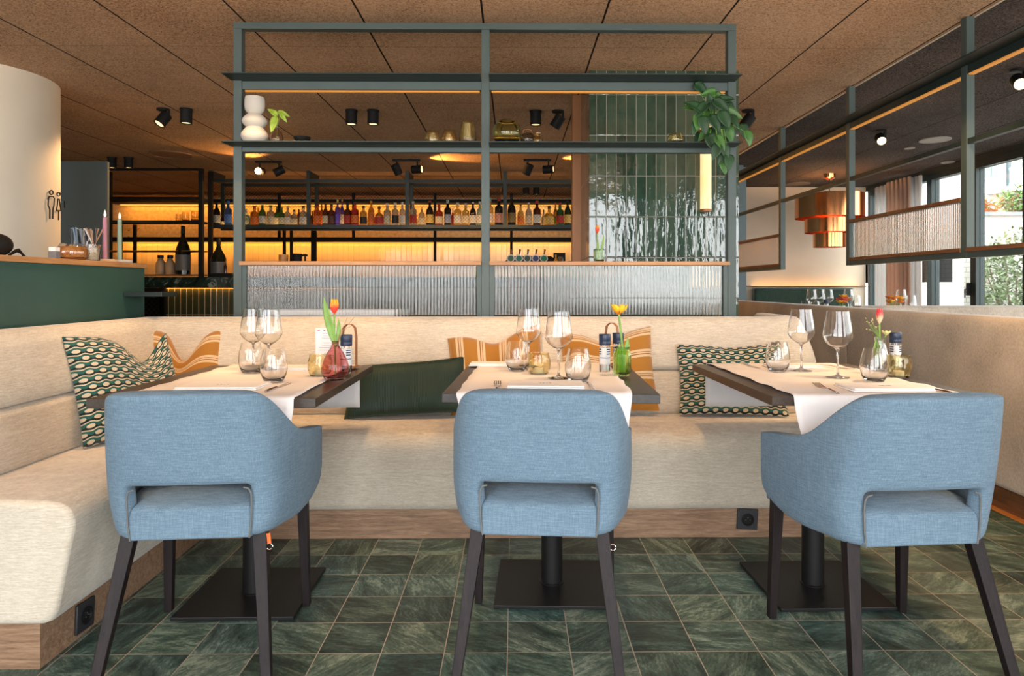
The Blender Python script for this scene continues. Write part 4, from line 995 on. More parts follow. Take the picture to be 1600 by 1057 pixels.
# ================================================================ CEILING LIGHTS
def aim(o, d):
    o.rotation_euler = Vector(d).to_track_quat('-Z', 'Y').to_euler()
def spot(label, x, y, direction=(0, 0, -1), energy=14, tilt=False, group='black ceiling spotlights', cone=80, hot=False, size=.045, h=.105):
    """surface-mounted black cylinder with a warm lens; a tilted head hangs on a short arm"""
    t = thing('ceiling_spotlight', label, 'spotlight', (x, y, CEIL), 0, group)
    mk('mounting_plate', MB().cyl((0, 0, -.014), .05, .0138, 28), m_blk_mat, t)
    d = Vector(direction).normalized()
    R = d.to_track_quat('-Z', 'Y').to_matrix().to_4x4()
    drop = .015 if not tilt else .05
    M = Matrix.Translation((0, 0, -drop)) @ R
    if tilt:
        mk('arm', MB().box(.030, .050, -.010, .010, -.085, -.0135), m_blk_mat, t, 0)
        M = Matrix.Translation((0, 0, -.085)) @ R @ Matrix.Translation((0, 0, h * .45))
    b = MB().lathe([(0, 0), (size, 0), (size, -h), (size - .005, -h), (size - .007, -h + .012), (0, -h + .012)], 28); b.xf(M)
    mk('lamp_body', b, m_blk_mat, t)
    l = MB().lathe([(0, -h + .0085), (size - .009, -h + .0085), (size - .009, -h + .011), (0, -h + .011)], 24); l.xf(M)
    mk('lens', l, m_lens_hot if hot else m_lens, t)
    if energy:
        L = D.lights.new('spot_light', 'SPOT'); L.energy = energy; L.color = (1, .60, .28); L.spot_size = math.radians(cone); L.spot_blend = .6; L.shadow_soft_size = .03
        lo = D.objects.new('spot_light', L); COL.objects.link(lo); lo.parent = t
        lo.location = M @ Vector((0, 0, -h - .006)); lo.rotation_euler = R.to_euler()
    return t
def cz(px, py): return PZ(px, py, CEIL)
rowA = [(255, 170, (-.38, -.45, -.82), True, 'tilted black ceiling spotlight right of the round plaster column', 60), (291, 170, (0, 0, -1), False, 'straight black ceiling spotlight beside the tilted one near the round column', 26),
        (549, 172, (0, 0, -1), False, 'black ceiling spotlight seen through the screen, left of the pair in its left bay', 18), (583, 172, (0, 0, -1), False, 'black ceiling spotlight seen through the screen, right of the pair in its left bay', 18),
        (837, 173, (0, 0, -1), False, 'straight black ceiling spotlight above the lantern jar in the screen', 18), (872, 173, (-.45, .25, -.7), True, 'tilted black ceiling spotlight left of the green tiled column', 14)]
for px, py, d, ti, lab, en in rowA: q = cz(px, py); spot(lab, q.x, q.y, d, en, ti)
q = cz(1165, 172); spot('tilted black ceiling spotlight half hidden by the green tiled column', q.x + .02, q.y, (-.5, .2, -.7), 14, True)
for px, lab in ((175, 'black ceiling spotlight above the blue grey wall, left of two'), (201, 'black ceiling spotlight above the left bar shelf, right of two')):
    q = cz(px, 246); spot(lab, q.x, q.y, (0, 0, -1), 16)
for px, lab in ((822, 'distant black ceiling spotlight above the back bar, left of two'), (838, 'distant black ceiling spotlight above the back bar, right of two')):
    q = cz(px, 291); spot(lab, q.x, q.y, (0, 0, -1), 10)
# spotlights over the tables: they light the seats and stand above the frame
for i, (x, y, d) in enumerate([(-1.62, 2.35, (-.05, .10, -1)), (-.50, 2.55, (.02, .30, -1)), (.62, 2.55, (.0, .30, -1)), (1.75, 2.3, (.12, .2, -1)), (-1.2, 3.1, (-.1, .2, -1)), (2.05, 3.1, (.1, .5, -1))]):
    spot(['black ceiling spotlight over the left end of the banquette', 'black ceiling spotlight over the gap beside the first table', 'black ceiling spotlight over the gap beside the middle table', 'black ceiling spotlight over the low taupe wall', 'black ceiling spotlight over the banquette corner', 'black ceiling spotlight over the passage beside the tiled column'][i], x, y, d, 105 if i == 3 else 55, False, 'black ceiling spotlights over the tables', 70)
# double heads on short tracks above the bar
def track(label, pxs, py, dirs, hot, g='double track spotlights above the bar'):
    a = cz(pxs[0], py); b_ = cz(pxs[1], py); y = (a.y + b_.y) / 2
    t = thing('track_spotlight', label, 'spotlight', ((a.x + b_.x) / 2, y, CEIL), 0, g)
    w_ = abs(b_.x - a.x) / 2
    mk('track_bar', MB().box(-w_ - .05, w_ + .03, -.015, .015, -.022, -.0002), m_blk_mat, t, 0)
    for k, (sx_, d) in enumerate(zip((-1, 1), dirs)):
        x = sx_ * w_; R = Vector(d).normalized().to_track_quat('-Z', 'Y').to_matrix().to_4x4()
        mk('arm', MB().box(x - .008, x + .008, -.008, .008, -.10, -.0225), m_blk_mat, t, 0)
        M = Matrix.Translation((x, 0, -.115)) @ R @ Matrix.Translation((0, 0, .06)); h = .12; s_ = .047
        hd_ = mk('lamp_head', MB().lathe([(0, 0), (s_, 0), (s_, -h), (s_ - .005, -h), (s_ - .007, -h + .012), (0, -h + .012)], 28).xf(M), m_blk_mat, t)
        mk('lens', MB().lathe([(0, -h + .0085), (s_ - .009, -h + .0085), (s_ - .009, -h + .011), (0, -h + .011)], 24).xf(M), m_lens_hot if hot == k else m_lens, hd_)
        L = D.lights.new('spot_light', 'SPOT'); L.energy = 55; L.color = (1, .48, .13); L.spot_size = math.radians(95); L.spot_blend = .7; L.shadow_soft_size = .03
        lo = D.objects.new('spot_light', L); COL.objects.link(lo); lo.parent = t; lo.location = M @ Vector((0, 0, -h - .006)); lo.rotation_euler = R.to_euler()
    return t
track('double track spotlight left in the screen, its glaring lens facing the tables', (406, 436), 252, ((-.0, -1, -.12), (-.7, -.2, -.4)), 0)
track('double track spotlight above the middle of the bottle shelf', (620, 652), 249, ((.35, .35, -.8), (.95, -.25, .02)), None)
track('double track spotlight above the bottle shelf near the copper trim', (825, 857), 249, ((-.35, .35, -.8), (.95, -.25, .02)), None)
# round ceiling discs
def disc(name, label, px, py, r, mat, cat='ceiling speaker'):
    q = cz(px, py); t = thing(name, label, cat, (q.x, q.y, CEIL))
    mk('rim', MB().lathe([(r - .012, -.001), (r, -.001), (r, -.010), (r - .004, -.012), (r - .012, -.010), (r - .012, -.001)], 48), mat, t)
    mk('grille', MB().lathe([(0, -.0075), (r - .0125, -.0075), (r - .0125, -.001), (0, -.001)], 48), mat, t)
    return t
disc('ceiling_speaker', 'large round brown ceiling speaker between the round column and the screen', 267, 241, .215, plain('brown_grille', (.30, .16, .09), .8))
m_pale = plain('pale_grille', (.30, .28, .26), .8)
disc('ceiling_speaker', 'large round pale ceiling speaker before the garden windows', 1461, 218, .14, m_pale)
disc('ceiling_speaker', 'round ceiling speaker left of the copper pendant', 1246, 287, .17, plain('dim_grille', (.14, .11, .09), .8))
disc('smoke_detector', 'small round white ceiling disc beside the large speaker', 1421, 231, .05, m_pale, 'smoke detector')
disc('smoke_detector', 'small round white ceiling disc nearest the garden windows', 1481, 253, .07, m_pale, 'smoke detector')
q = cz(1376, 203); spot('lit swivel spotlight on the dark ceiling, farther of two', q.x, q.y, (-.25, -.85, -.55), 26, True, 'lit swivel spotlights on the dark ceiling', 90, True)
q = cz(1592, 108); spot('lit swivel spotlight on the dark ceiling, nearer of two', q.x, q.y, (-.35, -.8, -.55), 26, True, 'lit swivel spotlights on the dark ceiling', 90, True)

# ================================================================ BAR
YBAR = 7.6
ZBAR = PY(300, 433, YBAR).z
bar = thing('bar_counter', 'long bar counter with green marble top and olive tiled front behind the screen', 'bar counter', (-2, YBAR + .35, 0))
bx0, bx1 = PY(258, 400, YBAR).x, 1.2
mk('tiled_front', MB().box(bx0, bx1, YBAR + .03, YBAR + .70, 0, ZBAR - .118), m_bartile, bar, 0, world=True)
mk('marble_top', MB().box(-4.55, bx1, YBAR, YBAR + .75, ZBAR - .117, ZBAR), m_marble, bar, 0, .004, world=True)
mk('mesh_gate_frame', MB().box(bx0 - .03, bx0, YBAR + .03, YBAR + .07, 0, ZBAR - .118).box(-4.55, bx0 - .031, YBAR + .03, YBAR + .07, ZBAR - .17, ZBAR - .118), m_black, bar, 0, world=True)
gm = MB(); xx = -4.5
def lattice(b, x0, x1, z0, z1, y, dx, dz_, r):
    nx = int((x1 - x0) / dx); nz = int((z1 - z0) / dz_)
    for j in range(nz + 1):
        z = z0 + j * dz_; pts = []
        for i in range(2 * nx + 1):
            s_ = 1 if (i + j) % 2 else -1; pts.append((x0 + i * dx / 2, y, z + s_ * dz_ * .5))
        n = len(pts); vs = []
        for x, yy, zz in pts: vs += [(x, yy - r, zz - r), (x, yy - r, zz + r), (x, yy + r, zz + r), (x, yy + r, zz - r)]
        fs = [(4 * i + k, 4 * i + (k + 1) % 4, 4 * i + 4 + (k + 1) % 4, 4 * i + 4 + k) for i in range(n - 1) for k in range(4)]
        b.add(vs, fs)
    return b
lattice(gm, -4.5, bx0 - .035, .4, ZBAR - .18, YBAR + .05, .06, .03, .004)
mk('mesh_gate', gm, m_black, bar, 0, fix=False, world=True)

mk('led_strip', MB().box(bx0 + .02, PY(362, 450, YBAR).x, YBAR + .012, YBAR + .022, ZBAR - .122, ZBAR - .1175), m_led, bar, 0, world=True)
L = D.lights.new('led_light', 'AREA'); L.shape = 'RECTANGLE'; L.size = .75; L.size_y = .02; L.energy = .8; L.color = (1, .42, .08)
lo = D.objects.new('led_light', L); COL.objects.link(lo); lo.parent = bar; lo.location = Vector(((bx0 + PY(362, 450, YBAR).x) / 2, YBAR + .014, ZBAR - .124)) - Vector(bar.location); aim(lo, (0, .12, -1))
# ---- hanging bottle shelf
YS = 8.62
def bz(py, px=600, Y=YS): return PY(px, py, Y).z
def bx(px, Y=YS): return PY(px, 350, Y).x
zsf, ztr = bz(353), bz(283)
bsx = [bx(328.5), bx(481.5), bx(636), bx(789), bx(904)]
hs = thing('hanging_bottle_shelf', 'dark steel bottle shelf with expanded mesh hanging above the bar', 'shelf', ((bsx[0] + bsx[-1]) / 2, YS, CEIL))
for i, x in enumerate(bsx[:4]):
    mk('hanger', MB().box(x - .022, x + .022, YS, YS + .04, zsf - .03, CEIL), m_steel_dk, hs, 0, world=True)
    mk('hanger', MB().box(x - .022, x + .022, YS + .36, YS + .40, zsf - .03, CEIL), m_steel_dk, hs, 0, world=True)
    mk('ceiling_bracket', MB().box(x - .02, x + .02, YS + .041, YS + .359, CEIL - .12, CEIL - .0005), m_steel_dk, hs, 0, world=True)
mk('shelf_board', MB().box(bsx[0] - .022, bsx[-1], YS + .0405, YS + .3595, zsf - .012, zsf), m_steel_dk, hs, 0, world=True)
mk('led_strip', MB().box(bsx[0] + .03, bsx[-1] - .03, YS + .09, YS + .29, zsf - .0005, zsf + .0008), lamp_mat('shelf_led', (1, .56, .18), 3.0), hs, 0, world=True)
for y in (YS + .0, YS + .36):
    for a, b_ in zip(bsx[:-1], bsx[1:]):
        mk('rail', MB().box(a + .022, b_ - (.022 if b_ != bsx[-1] else 0), y, y + .04, zsf - .03, zsf + .012), m_steel_dk, hs, 0, world=True)
        mk('rail', MB().box(a + .022, b_ - (.022 if b_ != bsx[-1] else 0), y, y + .04, ztr - .02, ztr + .02), m_steel_dk, hs, 0, world=True)
for a, b_ in zip(bsx[:-1], bsx[1:]):
    mk('expanded_mesh', lattice(MB(), a + .022, b_ - .022, zsf + .03, ztr - .03, YS + .02, .040, .021, .0015), m_blk_mat, hs, 0, fix=False, world=True)
# ---- the bottles on it
BM = {}
def bmat(c, tr=.75):
    k = (c, tr)
    if k not in BM: BM[k] = plain('bottle_glass', c, .12, trans=tr, spec=.6)
    return BM[k]
def bottle(p, h, w_, kind, col, cap, lab, label, group):
    t = thing('bottle', label, 'bottle', p, 0, group); r = w_ / 2
    if kind == 'wine': pr = [(0, 0), (r, 0), (r, h * .55), (r * .85, h * .66), (r * .34, h * .78), (r * .32, h * .93)]
    elif kind == 'squat': pr = [(0, 0), (r * .9, 0), (r, h * .10), (r, h * .45), (r * .8, h * .60), (r * .3, h * .70), (r * .28, h * .86)]
    else: pr = [(0, 0), (r, 0), (r, h * .62), (r * .92, h * .68), (r * .40, h * .74), (r * .36, h * .88)]
    zc = pr[-1][1]; rc = pr[-1][0]
    mk('glass_body', MB().lathe(pr + [(0, zc)], 14), bmat(col), t, 50)
    mk('cap', MB().lathe([(0, zc + .0005), (rc * 1.12, zc + .0005), (rc * 1.12, h), (0, h)], 10), plain_cached(cap), t, 50)
    if lab: mk('paper_label', MB().lathe([(r * 1.012, h * .14), (r * 1.012, h * .46)], 14), plain_cached(lab), t)
    return t
PC = {}
def plain_cached(c):
    if c not in PC: PC[c] = plain('bottle_trim', c, .5)
    return PC[c]
BLK = (.01, .01, .012); CLR = (.62, .60, .52); GRN = (.05, .20, .05); DGR = (.015, .05, .02); ORG = (.75, .18, .02); AMB = (.72, .32, .04); RED = (.45, .03, .02); BRN = (.12, .035, .015); PUR = (.16, .09, .62); BLU = (.04, .16, .55); TEA = (.40, .58, .52); YEL = (.80, .55, .14); CRM = (.72, .62, .42); WHT = (.75, .72, .66)
BL = [(338.5, 316, 11, 'wine', BLK, BLK, WHT, 'tall black'), (347.5, 336, 7, 'wine', BLK, BLK, CRM, 'small black'), (356.5, 314, 11, 'spirit', BLU, BLU, (.1, .25, .7), 'blue'),
      (384, 326, 15, 'squat', TEA, CLR, None, 'squat teal'), (397.5, 322, 12, 'spirit', AMB, RED, ORG, 'orange red-capped'), (403.5, 325, 7, 'wine', AMB, RED, None, 'slim amber'), (410, 319, 11, 'wine', GRN, CLR, WHT, 'bright green'), (423, 321, 12, 'spirit', CLR, GRN, CRM, 'clear green-necked'), (432.5, 323, 7, 'spirit', GRN, GRN, WHT, 'green'), (440, 324, 10, 'spirit', GRN, GRN, CRM, 'green-labelled'), (449.5, 323, 10, 'wine', CLR, CLR, WHT, 'clear white-labelled'), (459.5, 328, 10, 'spirit', CLR, BLK, CRM, 'clear cream-labelled'), (467, 327, 7, 'wine', BRN, BLK, None, 'slim brown'), (474, 322, 12, 'spirit', CLR, BLK, WHT, 'clear black-necked'),
      (488, 330, 6, 'spirit', BRN, BLK, None, 'small brown'), (495.5, 318, 11, 'spirit', ORG, BRN, ORG, 'glowing orange'), (502.5, 318, 6, 'wine', ORG, BRN, ORG, 'slim orange'), (508.5, 318, 10, 'wine', BRN, BLK, CRM, 'brown cream-labelled'), (518, 319, 11, 'spirit', BRN, BLK, BRN, 'dark brown'), (527.5, 312, 8, 'spirit', PUR, YEL, PUR, 'purple'), (534.5, 312, 7, 'wine', PUR, YEL, WHT, 'slim purple'), (543, 317, 11, 'spirit', BRN, BLK, RED, 'brown red-labelled'), (554.5, 316, 12, 'spirit', RED, BRN, ORG, 'russet'), (568, 322, 11, 'spirit', YEL, BLK, BLK, 'yellow black-labelled'), (580, 314, 10, 'wine', AMB, AMB, ORG, 'tall amber'), (592.5, 323, 14, 'squat', AMB, BRN, RED, 'squat amber'), (605, 318, 11, 'spirit', CLR, WHT, CRM, 'clear pale-labelled'), (617.5, 317, 11, 'spirit', CLR, WHT, BLK, 'clear dark-based'), (628.5, 316, 9, 'spirit', CLR, WHT, WHT, 'clear slim'),
      (645.5, 315, 11, 'spirit', CLR, WHT, RED, 'red and white'), (659, 325, 10, 'wine', CRM, YEL, CRM, 'small cream'), (671.5, 314, 12, 'wine', BLK, RED, YEL, 'dark red-capped'), (686, 320, 12, 'spirit', RED, RED, CRM, 'bright red'), (699.5, 313, 11, 'spirit', BLK, CLR, (.25, .3, .45), 'tall dark blue-labelled'), (707.5, 326, 5, 'wine', RED, RED, None, 'slim red'), (715, 317, 12, 'spirit', YEL, CLR, WHT, 'pale yellow'), (727.5, 318, 11, 'spirit', YEL, CLR, CRM, 'pale yellow cream-labelled'), (739, 316, 10, 'wine', BLK, WHT, WHT, 'black white-labelled'), (749.5, 315, 9, 'spirit', TEA, CLR, WHT, 'pale teal'), (765.5, 310, 11, 'spirit', YEL, TEA, WHT, 'tall pale green'), (779.5, 309, 13, 'spirit', BLK, RED, (.6, .3, .25), 'tall dark pink-labelled'),
      (799.5, 308, 13, 'wine', BLK, BLK, (.2, .15, .05), 'tallest black'), (813.5, 320, 10, 'wine', YEL, BLK, ORG, 'yellow orange-labelled'), (826, 317, 10, 'wine', CLR, WHT, CRM, 'clear foil-necked'), (839, 314, 12, 'spirit', BRN, RED, WHT, 'brown red-capped'), (849.5, 328, 7, 'squat', CLR, BLK, None, 'small clear'), (858, 322, 16, 'squat', YEL, BLK, YEL, 'squat golden'), (868, 317, 7, 'wine', AMB, RED, GRN, 'slim red-capped'), (875, 317, 12, 'spirit', GRN, RED, RED, 'green and red'), (887, 314, 11, 'wine', DGR, BLK, YEL, 'dark green yellow-labelled'), (898.5, 314, 11, 'wine', BLK, BLK, ORG, 'black orange-labelled')]
bayname = ['first', 'second', 'third', 'fourth']
for i, (px, top, w_, kind, col, cap, lab, nm) in enumerate(BL):
    b_ = sum(px > t for t in (481, 636, 789)); y = YS + .16 + (.13 if w_ < 8 else 0)
    q = PY(px, 353, y); hgt = PY(px, top, y).z - zsf - .001
    bottle((q.x, y, zsf + .0012), hgt, w_ * y / 1080, kind, col, cap, lab, '%s bottle in the %s bay of the hanging bar shelf' % (nm, bayname[b_]), 'bottles on the hanging bar shelf')

# ---- back bar shelves near the glazed wall
YR = 10.7
rb = thing('back_bar_shelf', 'black steel rail shelving along the amber lit back wall of the bar', 'shelf', (-2, YR, 0))
def rx(px): return PY(px, 350, YR).x
def rz_(py): return PY(500, py, YR).z
xl, xr = rx(165), rx(905)
for py, hh in ((314, .05), (374, .06)):
    mk('rail', MB().box(xl, xr, YR, YR + .35, rz_(py) - hh / 2, rz_(py) + hh / 2), m_blk_mat, rb, 0, world=True)
for px in (190, 212, 437, 445, 456, 489, 493, 553, 680, 799):
    if px in (437, 553): z0 = rz_(374)
    else: z0 = 1.0
    mk('post', MB().box(rx(px) - .02, rx(px) + .02, YR - .04, YR - .0005, z0 if px not in (680, 799) else 1.0, CEIL if px not in (445, 456, 489, 493, 190, 212) else rz_(352)), m_blk_mat, rb, 0, world=True)
for z, e_ in ((rz_(374) - .036, 1), (rz_(314) - .03, 1)):
    mk('led_strip', MB().box(xl + .05, xr - .05, YR + .30, YR + .34, z - .004, z + .004), m_led_b, rb, 0, world=True)
    for k in range(3):
        L = D.lights.new('led_light', 'AREA'); L.shape = 'RECTANGLE'; L.size = (xr - xl) / 3; L.size_y = .05; L.energy = 10.5 if k < 2 else 8; L.color = (1, .38, .04) if k < 2 else (1, .50, .16)
        lo = D.objects.new('led_light', L); COL.objects.link(lo); lo.parent = rb; lo.location = Vector((xl + (xr - xl) * (k + .5) / 3, YR + .30, z - .01)) - Vector(rb.location); aim(lo, (0, .75, -1))
mk('work_top', MB().box(xl, xr, YR - .25, 11.16, .96, 1.0), m_marble, rb, 0, world=True)
mk('base_cabinets', MB().box(xl, xr, YR - .2, 11.16, 0, .959), m_blk_mat, rb, 0, world=True)
# ---- rack on the left end of the bar counter
YL = 8.05
lr = thing('bar_rack', 'black steel rack with shelves standing on the left end of the bar', 'shelf', (PY(250, 400, YL).x, YL, ZBAR))
def lx(px): return PY(px, 350, YL).x
def lz(py): return PY(250, py, YL).z
for px in (150, 313): mk('post', MB().box(lx(px) - .024, lx(px) + .024, YL, YL + .05, ZBAR, lz(263)), m_blk_mat, lr, 0, world=True)
for px in (150, 313): mk('post', MB().box(lx(px) - .024, lx(px) + .024, YL + .25, YL + .29, ZBAR, lz(263)), m_blk_mat, lr, 0, world=True)
mk('rail', MB().box(lx(150) + .024, lx(313) - .024, YL, YL + .05, lz(266), lz(262.8)), m_blk_mat, lr, 0, world=True)
for a, b_, m in ((312.5, 307.5, m_blk_mat), (348, 344.5, m_blk_mat), (393, 391.3, m_rail), (431, 429.2, m_rail)):
    mk('shelf_board', MB().box(lx(150) + .024, lx(313) - .024, YL + .002, YL + .245, lz(a), lz(b_)), m, lr, 0, world=True)
def on_rack(px, py, dy=.08): q = PY(px, py, YL + dy); return Vector((q.x, YL + dy, lz(py) + .001))
for px, k in ((279, .75), (290, 1.0), (305, 1.1)):
    o = lathe_thing('tumbler', cup(.035 * k, .042 * k, .040 * k, .105 * k), m_amber_s, on_rack(px, 344.5), {279: 'small copper tinted glass on the left bar rack', 290: 'copper tinted glass in the middle of three on the left bar rack', 305: 'largest copper tinted glass by the post of the left bar rack'}[px], 'glass', 'copper tinted glasses on the bar rack', 24)
def magnum(p, h, r, label):
    t = thing('magnum_bottle', label, 'bottle', p, 0, 'giant black bottles on the bar')
    mk('glass_body', MB().lathe([(0, 0), (r, 0), (r, h * .47), (r * .86, h * .56), (r * .40, h * .72), (r * .27, h * .80), (r * .26, h * .97), (0, h * .97)], 32), plain('black_bottle_glass', (.006, .010, .006), .08), t, 50)
    mk('foil', MB().lathe([(r * .285, h * .84), (r * .285, h * .985), (r * .22, h), (0, h)], 24), m_black, t, 50)
    mk('paper_label', MB().lathe([(r * 1.01, h * .08), (r * 1.01, h * .40)], 32), plain('grey_label', (.10, .11, .12), .5), t)
    return t
q = on_rack(286, 429); magnum(q, lz(352) - q.z, .082, 'giant black wine bottle inside the left bar rack')
q = PY(328, 433, YL + .02); magnum((lx(316) + .155, YL + .08, ZBAR), lz(372) - ZBAR, .085, 'giant black wine bottle standing outside the rack post')
for px, nm in ((251, 'left'), (266, 'right')):
    q = on_rack(px, 429, .07); t = thing('stopper_bottle', 'cloudy stoppered glass bottle on the bar rack, %s of two' % nm, 'bottle', q, 0, 'cloudy bottles on the bar rack')
    mk('glass_body', MB().lathe([(0, 0), (.05, 0), (.053, .01), (.053, .13), (.03, .17), (.027, .19), (0, .19)], 24), plain('cloudy_glass', (.55, .45, .32), .3, trans=.5), t, 50)
    mk('stopper', MB().lathe([(0, .191), (.033, .191), (.033, .225), (0, .225)], 20), m_black, t, 50)
for px, nm in ((201, 'left'), (213, 'right')):
    q = PY(px, 378, YR + .12); c_ = again(w, (q.x, YR + .12, rz_(374) + .0305), 'wine glass on the back bar rail behind the taper candles, %s of two' % nm); c_['group'] = 'wine glasses on the back bar rail'
bt = tag(mk('tray', MB().box(-.11, .11, -.08, .08, 0, .045), m_blk_mat, None, 0, .004), 'black tray on the bar counter beside the screen post', 'tray'); bt.location = (PY(349, 430, YBAR + .3).x, YBAR + .3, ZBAR + .0005)
bottle((PY(352, 430, YBAR + .3).x, YBAR + .3, ZBAR + .046), .125, .035, 'wine', (.10, .03, .03), RED, None, 'little dark sauce bottle on the black bar tray', None)
# ---- things on the bar seen above the oak ledge
def onbar(px, y=YBAR + .35): q = PY(px, 420, y); return Vector((q.x, y, ZBAR + .0005))
bk = thing('ice_bucket', 'black ice bucket on the bar above the reeded glass', 'bucket', onbar(464))
mk('body', MB().lathe([(0, 0), (.040, 0), (.060, .27), (.056, .27), (.037, .01), (0, .008)], 28), m_blk_mat, bk)
mk('handle', MB().box(.085, .10, -.01, .01, .02, .27).box(.06, .12, -.01, .01, .24, .262), m_blk_mat, bk, 0)
lathe_thing('pitcher', [(0, 0), (.05, 0), (.052, .01), (.052, .26), (.046, .26), (.046, .012), (0, .01)], glass_mat('frosted_glass', (.9, .85, .75), .35), onbar(443), 'frosted glass jar left of the black ice bucket', 'jar')
tt = thing('beer_tap_tower', 'dark beer tap font with five round badges on the bar', 'beer tap', onbar(830))
mk('font', MB().tube([(-.30, 0, .004), (-.27, 0, .16), (-.20, 0, .20), (.22, 0, .20), (.30, 0, .16), (.33, 0, .004)], .045, 14), m_black, tt)
for k, (px, c_) in enumerate(((798, (.05, .16, .08)), (811, (.03, .22, .14)), (824, (.05, .10, .07)), (837, (.05, .07, .22)), (850, (.02, .25, .10)))):
    x = PY(px, 405, YBAR + .29).x - tt.location.x
    R = Matrix.Rotation(math.pi / 2, 3, 'X')
    bd = mk('badge', MB().lathe([(0, 0), (.045, 0), (.045, .012), (0, .012)], 28, (x, -.048, .215), R), m_label, tt, 50)
    mk('badge_face', MB().lathe([(0, .0125), (.033, .0125), (.033, .0135), (0, .0135)], 28, (x, -.048, .215), R), plain_cached(c_), bd, 50)
    mk('tap_handle', MB().tube([(x, -.02, .24), (x + .005, -.02, .275), (x + .012, -.02, .32)], [.012, .008, .014], 10), m_rail if k != 2 else m_black, tt)
R_ = random.Random(3)
WG2 = [(r * .9, z * .9) for r, z in WINE]
k = 0; first = None
for row, (yy, xs) in enumerate(((YBAR + .5, range(604, 680, 11)), (YBAR + .62, range(768, 800, 9)), (YBAR + .58, range(803, 860, 9)))):
    for px in xs:
        lab = 'upturned drinking glass in the row %s' % (['left of the rack post above the reeded glass', 'right of the middle screen post', 'behind the beer taps'][row])
        p = PY(px, 400, yy); p = Vector((p.x, yy, ZBAR + .001))
        if first is None:
            first = mk('bar_glass', MB().lathe([(0, .150), (.026, .150), (.030, .145), (.036, .08), (.038, 0), (.0365, 0), (.0345, .08), (.0285, .143), (0, .146)], 20), m_glass, None, 50); first.location = p
            tag(first, lab, 'glass', 'glasses on the bar row %d' % row)
        else:
            c_ = again(first, p, lab); c_['group'] = 'glasses on the bar row %d' % row
for px, g_ in ((696, 0), (706.5, 0), (717, 1), (727.5, 1), (738, 1), (748.5, 1)):
    lathe_thing('tumbler', cup(.030, .036, .034, .14 if not g_ else .12), glass_mat('sea_green_glass', (.45, .75, .55), .02) if 'sg' not in BM else BM['sg'], onbar(px, YBAR + .3), 'green tinted glass on the bar left of the middle screen post', 'glass', 'green tinted bar glasses', 20)
ps = thing('card_terminal', 'dark screen of the till on the bar beside the copper trim', 'till', onbar(874, YBAR + .5))
mk('screen', MB().box(-.07, .07, -.01, .01, .10, .29), m_blk_mat, ps, 0, .003); mk('stand', MB().box(-.02, .02, -.0095, .04, 0, .10), m_blk_mat, ps, 0)
lathe_thing('shaker', [(0, 0), (.03, 0), (.036, .21), (.028, .23), (0, .232)], m_metal, onbar(876, YBAR + .2), 'steel cocktail shaker on the bar before the till', 'shaker')
lathe_thing('sauce_bottle', [(0, 0), (.022, 0), (.022, .18), (.008, .22), (.008, .255), (0, .255)], plain('amber_sauce', (.75, .34, .03), .3), onbar(868.5, YBAR + .2), 'amber squeeze bottle on the bar before the till', 'bottle')
lathe_thing('storage_jar', [(0, 0), (.036, 0), (.038, .13), (.030, .15), (.030, .18), (0, .182)], plain('dark_red_jar', (.14, .04, .03), .25), onbar(892, YBAR + .2), 'dark red jar on the bar nearest the copper trim', 'jar')
# ================================================================ HOST COUNTER: sign on the column and things on top
def cyl_hit(px, py, off=.004):
    d = ray(px, py); ox, oy = -CCX, -CCY; a = d.x ** 2 + d.y ** 2; b_ = 2 * (d.x * ox + d.y * oy); r = CCR + off; c_ = ox * ox + oy * oy - r * r
    disc_ = b_ * b_ - 4 * a * c_
    if disc_ < 0: t = -b_ / (2 * a)
    else: t = (-b_ - math.sqrt(disc_)) / (2 * a)
    return Vector((0, 0, H)) + d * t
def col_pt(px, py):                        # sign plane unrolled on the round column
    return cyl_hit(px, py, .009)
sg = thing('restroom_sign', 'black outline restroom pictograms of a man and a woman on the round column', 'sign', cyl_hit(88, 345))
def fig(name, lines, heads):
    b = MB()
    for L in lines: b.tube([col_pt(x / 6.667, 280 + y / 6.667) for x, y in L], .0042, 6)
    for cx_, cy_, r in heads: b.tube([col_pt((cx_ + r * .82 * math.cos(a * .5236)) / 6.667, 280 + (cy_ + r * math.sin(a * .5236)) / 6.667) for a in range(12)], .0042, 6, closed=True)
    mk(name, b, m_blk_mat, sg, world=True)
fig('man_pictogram', [[(518, 415), (518, 312), (502, 275), (505, 200), (516, 182), (553, 182), (566, 200), (562, 275), (552, 312), (550, 415)]], [(535, 140, 22)])
fig('woman_pictogram', [[(604, 208), (598, 270), (588, 326), (634, 328), (626, 270), (618, 208), (604, 208)], [(611, 330), (611, 428)]], [(610, 158, 19)])
fig('third_pictogram', [[(660, 232), (672, 230), (672, 300)], [(668, 270), (676, 275)]], [])
ZC = 1.2405
def onc(px, X=XC - .07): q = PX(px, 405, X); return Vector((X, q.y, ZC))
cd = thing('card_box', 'small grey box of white cards on the oak counter top', 'card box', onc(85))
mk('box', MB().box(-.017, .017, -.017, .017, 0, .034), plain('grey_box', (.18, .18, .20), .6), cd, 0, .002); mk('cards', MB().box(-.014, .014, -.016, .016, .0345, .052), m_paper, cd, 0)
gb = thing('glass_bowl', 'wide glass bowl holding amber sweets on the oak counter top', 'bowl', onc(113, XC - .09))
mk('glass', MB().lathe([(0, 0), (.045, 0), (.062, .012), (.070, .035), (.062, .060), (.050, .076), (.048, .076), (.060, .059), (.0675, .035), (.060, .014), (0, .006)], 32), m_glass, gb, 50)
mk('sweets', MB().lathe([(0, .008), (.050, .010), (.062, .028), (.064, .04), (.054, .062), (0, .066)], 24), plain('amber_sweets', (.68, .26, .05), .3, .3, 50, .8, 60), gb)
